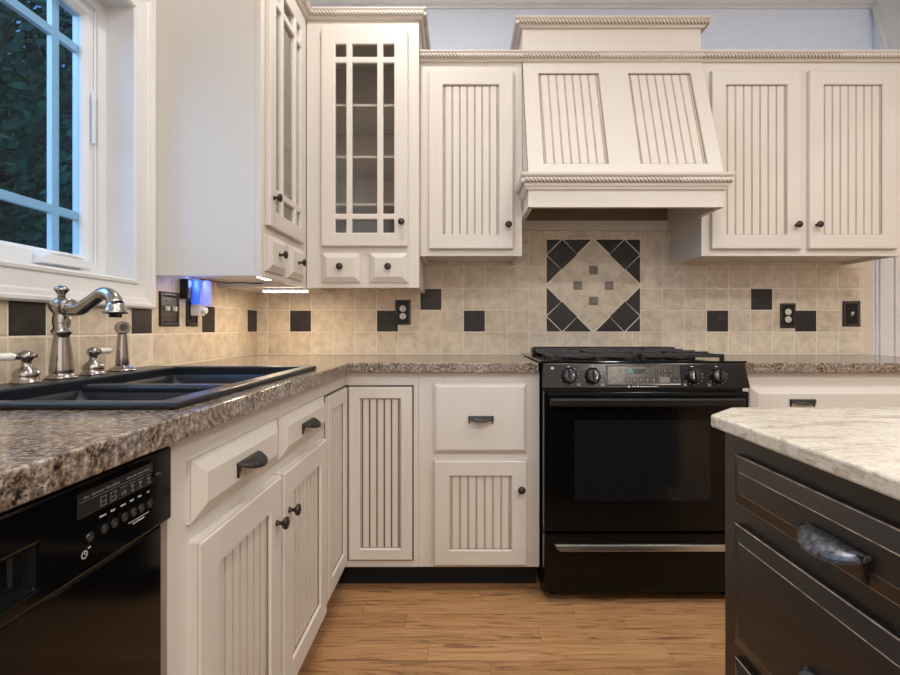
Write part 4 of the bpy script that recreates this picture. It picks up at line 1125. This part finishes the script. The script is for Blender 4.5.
# under-cabinet light bars
def bar_light(name, loc, size, label, along):
    r = empty(name, loc, 0, label, 'light fixture')
    a, c = (size, 0.016) if along == 'x' else (0.016, size)
    h = MB(); h.box(-a, a, -c, c, 0.006, 0.0175); h.build('housing', 'white', r, bevel=0.002)
    g = MB(); g.box(-a + 0.004, a - 0.004, -c + 0.004, c - 0.004, 0.0, 0.0058); g.build('diffuser', 'strip_glow', r)
bar_light('under_cabinet_light', (-0.790, -0.345, 1.2115), 0.100, 'lit under-cabinet light bar at the inside corner of the wall cabinets', 'x')
bar_light('under_cabinet_light', (-0.728, -0.720, 1.2330), 0.050, 'short lit under-cabinet light bar nearer the window under the left cabinet', 'y')
# thin cord clipped under the left cabinet
b = MB(); P = [(-1.035, -0.60, 1.244), (-1.02, -0.52, 1.243), (-0.985, -0.47, 1.240), (-0.94, -0.45, 1.245), (-0.90, -0.44, 1.241), (-0.86, -0.425, 1.244)]
b.tube(P, 0.0022, 8)
tag(b.build('cord', 'black_satin'), 'thin dark cord running under the left wall cabinet to the light bar', 'cord')

# ------------------------------------------------------------------ outside: lawn and trees at dusk
b = MB(); b.box(-14, XL - 0.5, -9, 7, -0.65, -0.6); struct(b.build('yard_ground', 'lawn'), 'ground outside the window')
def hillside():
    m = MB(); nx, ny = 24, 40; g = []
    for i in range(nx + 1):
        row = []
        for j in range(ny + 1):
            x = -10.6 - 9.0 * i / nx; y = -8 + 34.0 * j / ny
            z = -0.6 + 11.0 * math.sin(min(1, i / 14) * PI / 2) + random.uniform(-0.5, 0.5) * min(1, i / 3)
            row.append(m.add((x, y, z)))
        g.append(row)
    for i in range(nx):
        for j in range(ny): m.face((g[i][j], g[i + 1][j], g[i + 1][j + 1], g[i][j + 1]))
    struct(m.build('hillside', 'lawn_dark'), 'wooded slope far outside the window')
M['lawn_dark'] = plain('wooded_slope', srgb(14, 50, 48), 0.9, var=0.4, scale=3)
hillside()
def tree(name, x, y, z0, h, rad, leaves, mat, label, crown0):
    r = empty(name, (x, y, z0), 0, label, 'tree', 'trees outside the window')
    t = MB(); t.tube([(0, 0, 0), (0.05, 0.02, h * 0.4), (0.0, 0.05, h * 0.85)], [0.14, 0.10, 0.03], 10); t.build('trunk', 'trunk', r)
    f = MB()
    for _ in range(leaves):
        a = random.uniform(0, 2 * PI); q = random.random() ** 0.4; ph = math.acos(random.uniform(-1, 1))
        c = Vector((rad * q * math.sin(ph) * math.cos(a), rad * q * math.sin(ph) * math.sin(a), crown0 + (h - crown0) * 0.5 * (1 + q * math.cos(ph))))
        s = random.uniform(0.035, 0.075)
        n = Vector((random.uniform(-1, 1), random.uniform(-1, 1), random.uniform(-0.2, 1))).normalized()
        p = n.orthogonal().normalized(); w = n.cross(p)
        idx = [f.add(c + p * s), f.add(c + w * s * 0.5), f.add(c - p * s), f.add(c - w * s * 0.5)]
        f.face(idx)
    f.build('foliage', mat, r, flip=False)
SP = [(-4.6, -1.3, 4.8, 1.55, 2600), (-4.6, 2.2, 5.6, 1.65, 34000), (-4.6, 5.8, 5.6, 1.6, 3000), (-8.2, 0.4, 6.6, 1.7, 2600), (-8.2, 4.1, 7.4, 1.7, 12000), (-8.4, 8.0, 8.2, 1.9, 12000)]
for i, (x, y, h, rd, nl) in enumerate(SP):
    tree('tree', x, y, -0.6, h, rd, nl, 'leaf' if i % 2 == 1 else 'leaf2', 'dark leafy tree in the dusk beyond the window', 0.1)

# ------------------------------------------------------------------ light
w = bpy.data.worlds.new('dusk_sky'); sc.world = w; w.use_nodes = True
nt = w.node_tree; nt.nodes.clear()
wo = nt.nodes.new('ShaderNodeOutputWorld'); bg = nt.nodes.new('ShaderNodeBackground')
tc = nt.nodes.new('ShaderNodeTexCoord'); sx = nt.nodes.new('ShaderNodeSeparateXYZ'); rp = nt.nodes.new('ShaderNodeValToRGB')
rp.color_ramp.elements[0].position = 0.0; rp.color_ramp.elements[0].color = (0.16, 0.42, 0.80, 1)
rp.color_ramp.elements[1].position = 0.6; rp.color_ramp.elements[1].color = (0.22, 0.50, 1.0, 1)
nt.links.new(tc.outputs['Generated'], sx.inputs[0]); nt.links.new(sx.outputs['Z'], rp.inputs[0]); nt.links.new(rp.outputs[0], bg.inputs[0])
bg.inputs[1].default_value = 1.6
nt.links.new(bg.outputs[0], wo.inputs[0])

def area(name, loc, rot, size, power, col, size_y=None, shape='DISK'):
    l = bpy.data.lights.new(name, 'AREA'); l.energy = power; l.color = col[:3]; l.size = size
    l.shape = shape
    if size_y: l.shape = 'RECTANGLE'; l.size_y = size_y
    o = bpy.data.objects.new(name, l); COL.objects.link(o); o.location = loc; o.rotation_euler = rot
    return o
WARM = (1.0, 0.975, 0.94)
for i, (x, y, p) in enumerate(((-0.28, -0.95, 11), (0.80, -1.65, 9), (1.75, -1.6, 9.5), (0.2, -2.9, 20), (1.8, -3.0, 22), (0.2, -4.4, 20), (1.9, -4.5, 20), (3.4, -2.6, 18))):
    area('ceiling_lamp', (x, y, HCEIL - 0.01), (0, 0, 0), 0.16, p * 1.2, WARM)
# broad soft frontal fill, added at the solid wall behind the viewer
area('rear_fill', (0.9, YR + 0.02, 1.5), (PI / 2, 0, 0), 3.4, 30, (0.97, 0.98, 1.0), 2.2)
# daylight through the sink window
area('window_daylight', (XL - 0.9, -1.75, 2.2), (0, math.radians(-62), math.radians(18)), 1.2, 28, (0.62, 0.80, 1.0), 1.0)
area('under_cabinet_lamp', (-0.790, -0.345, 1.2095), (0, 0, 0), 0.2, 1.6, (1.0, 0.80, 0.56), 0.02)
area('under_cabinet_lamp', (-0.728, -0.72, 1.231), (0, 0, 0), 0.02, 0.9, (1.0, 0.80, 0.56), 0.09)
pl = bpy.data.lights.new('night_light_glow', 'POINT'); pl.energy = 0.35; pl.color = (0.25, 0.40, 1.0); pl.shadow_soft_size = 0.02
o = bpy.data.objects.new('night_light_glow', pl); COL.objects.link(o); o.location = (XL + 0.055, -0.672, 1.222)

# ------------------------------------------------------------------ camera and view
cam = bpy.data.cameras.new('camera'); co = bpy.data.objects.new('camera', cam); COL.objects.link(co)
co.location = (0.0, CY, CZ); co.rotation_euler = (PI / 2, 0, 0)
cam.sensor_fit = 'HORIZONTAL'; cam.sensor_width = 36.0; cam.lens = 36.0 * F / 900.0
cam.shift_x = -(PX - 450.0) / 900.0; cam.shift_y = -(337.5 - PY) / 900.0
cam.clip_start = 0.01
sc.camera = co
vs = sc.view_settings
vs.view_transform = 'Standard'; vs.look = 'None'; vs.gamma = 1.0; vs.use_curve_mapping = False
vs.exposure = -0.42
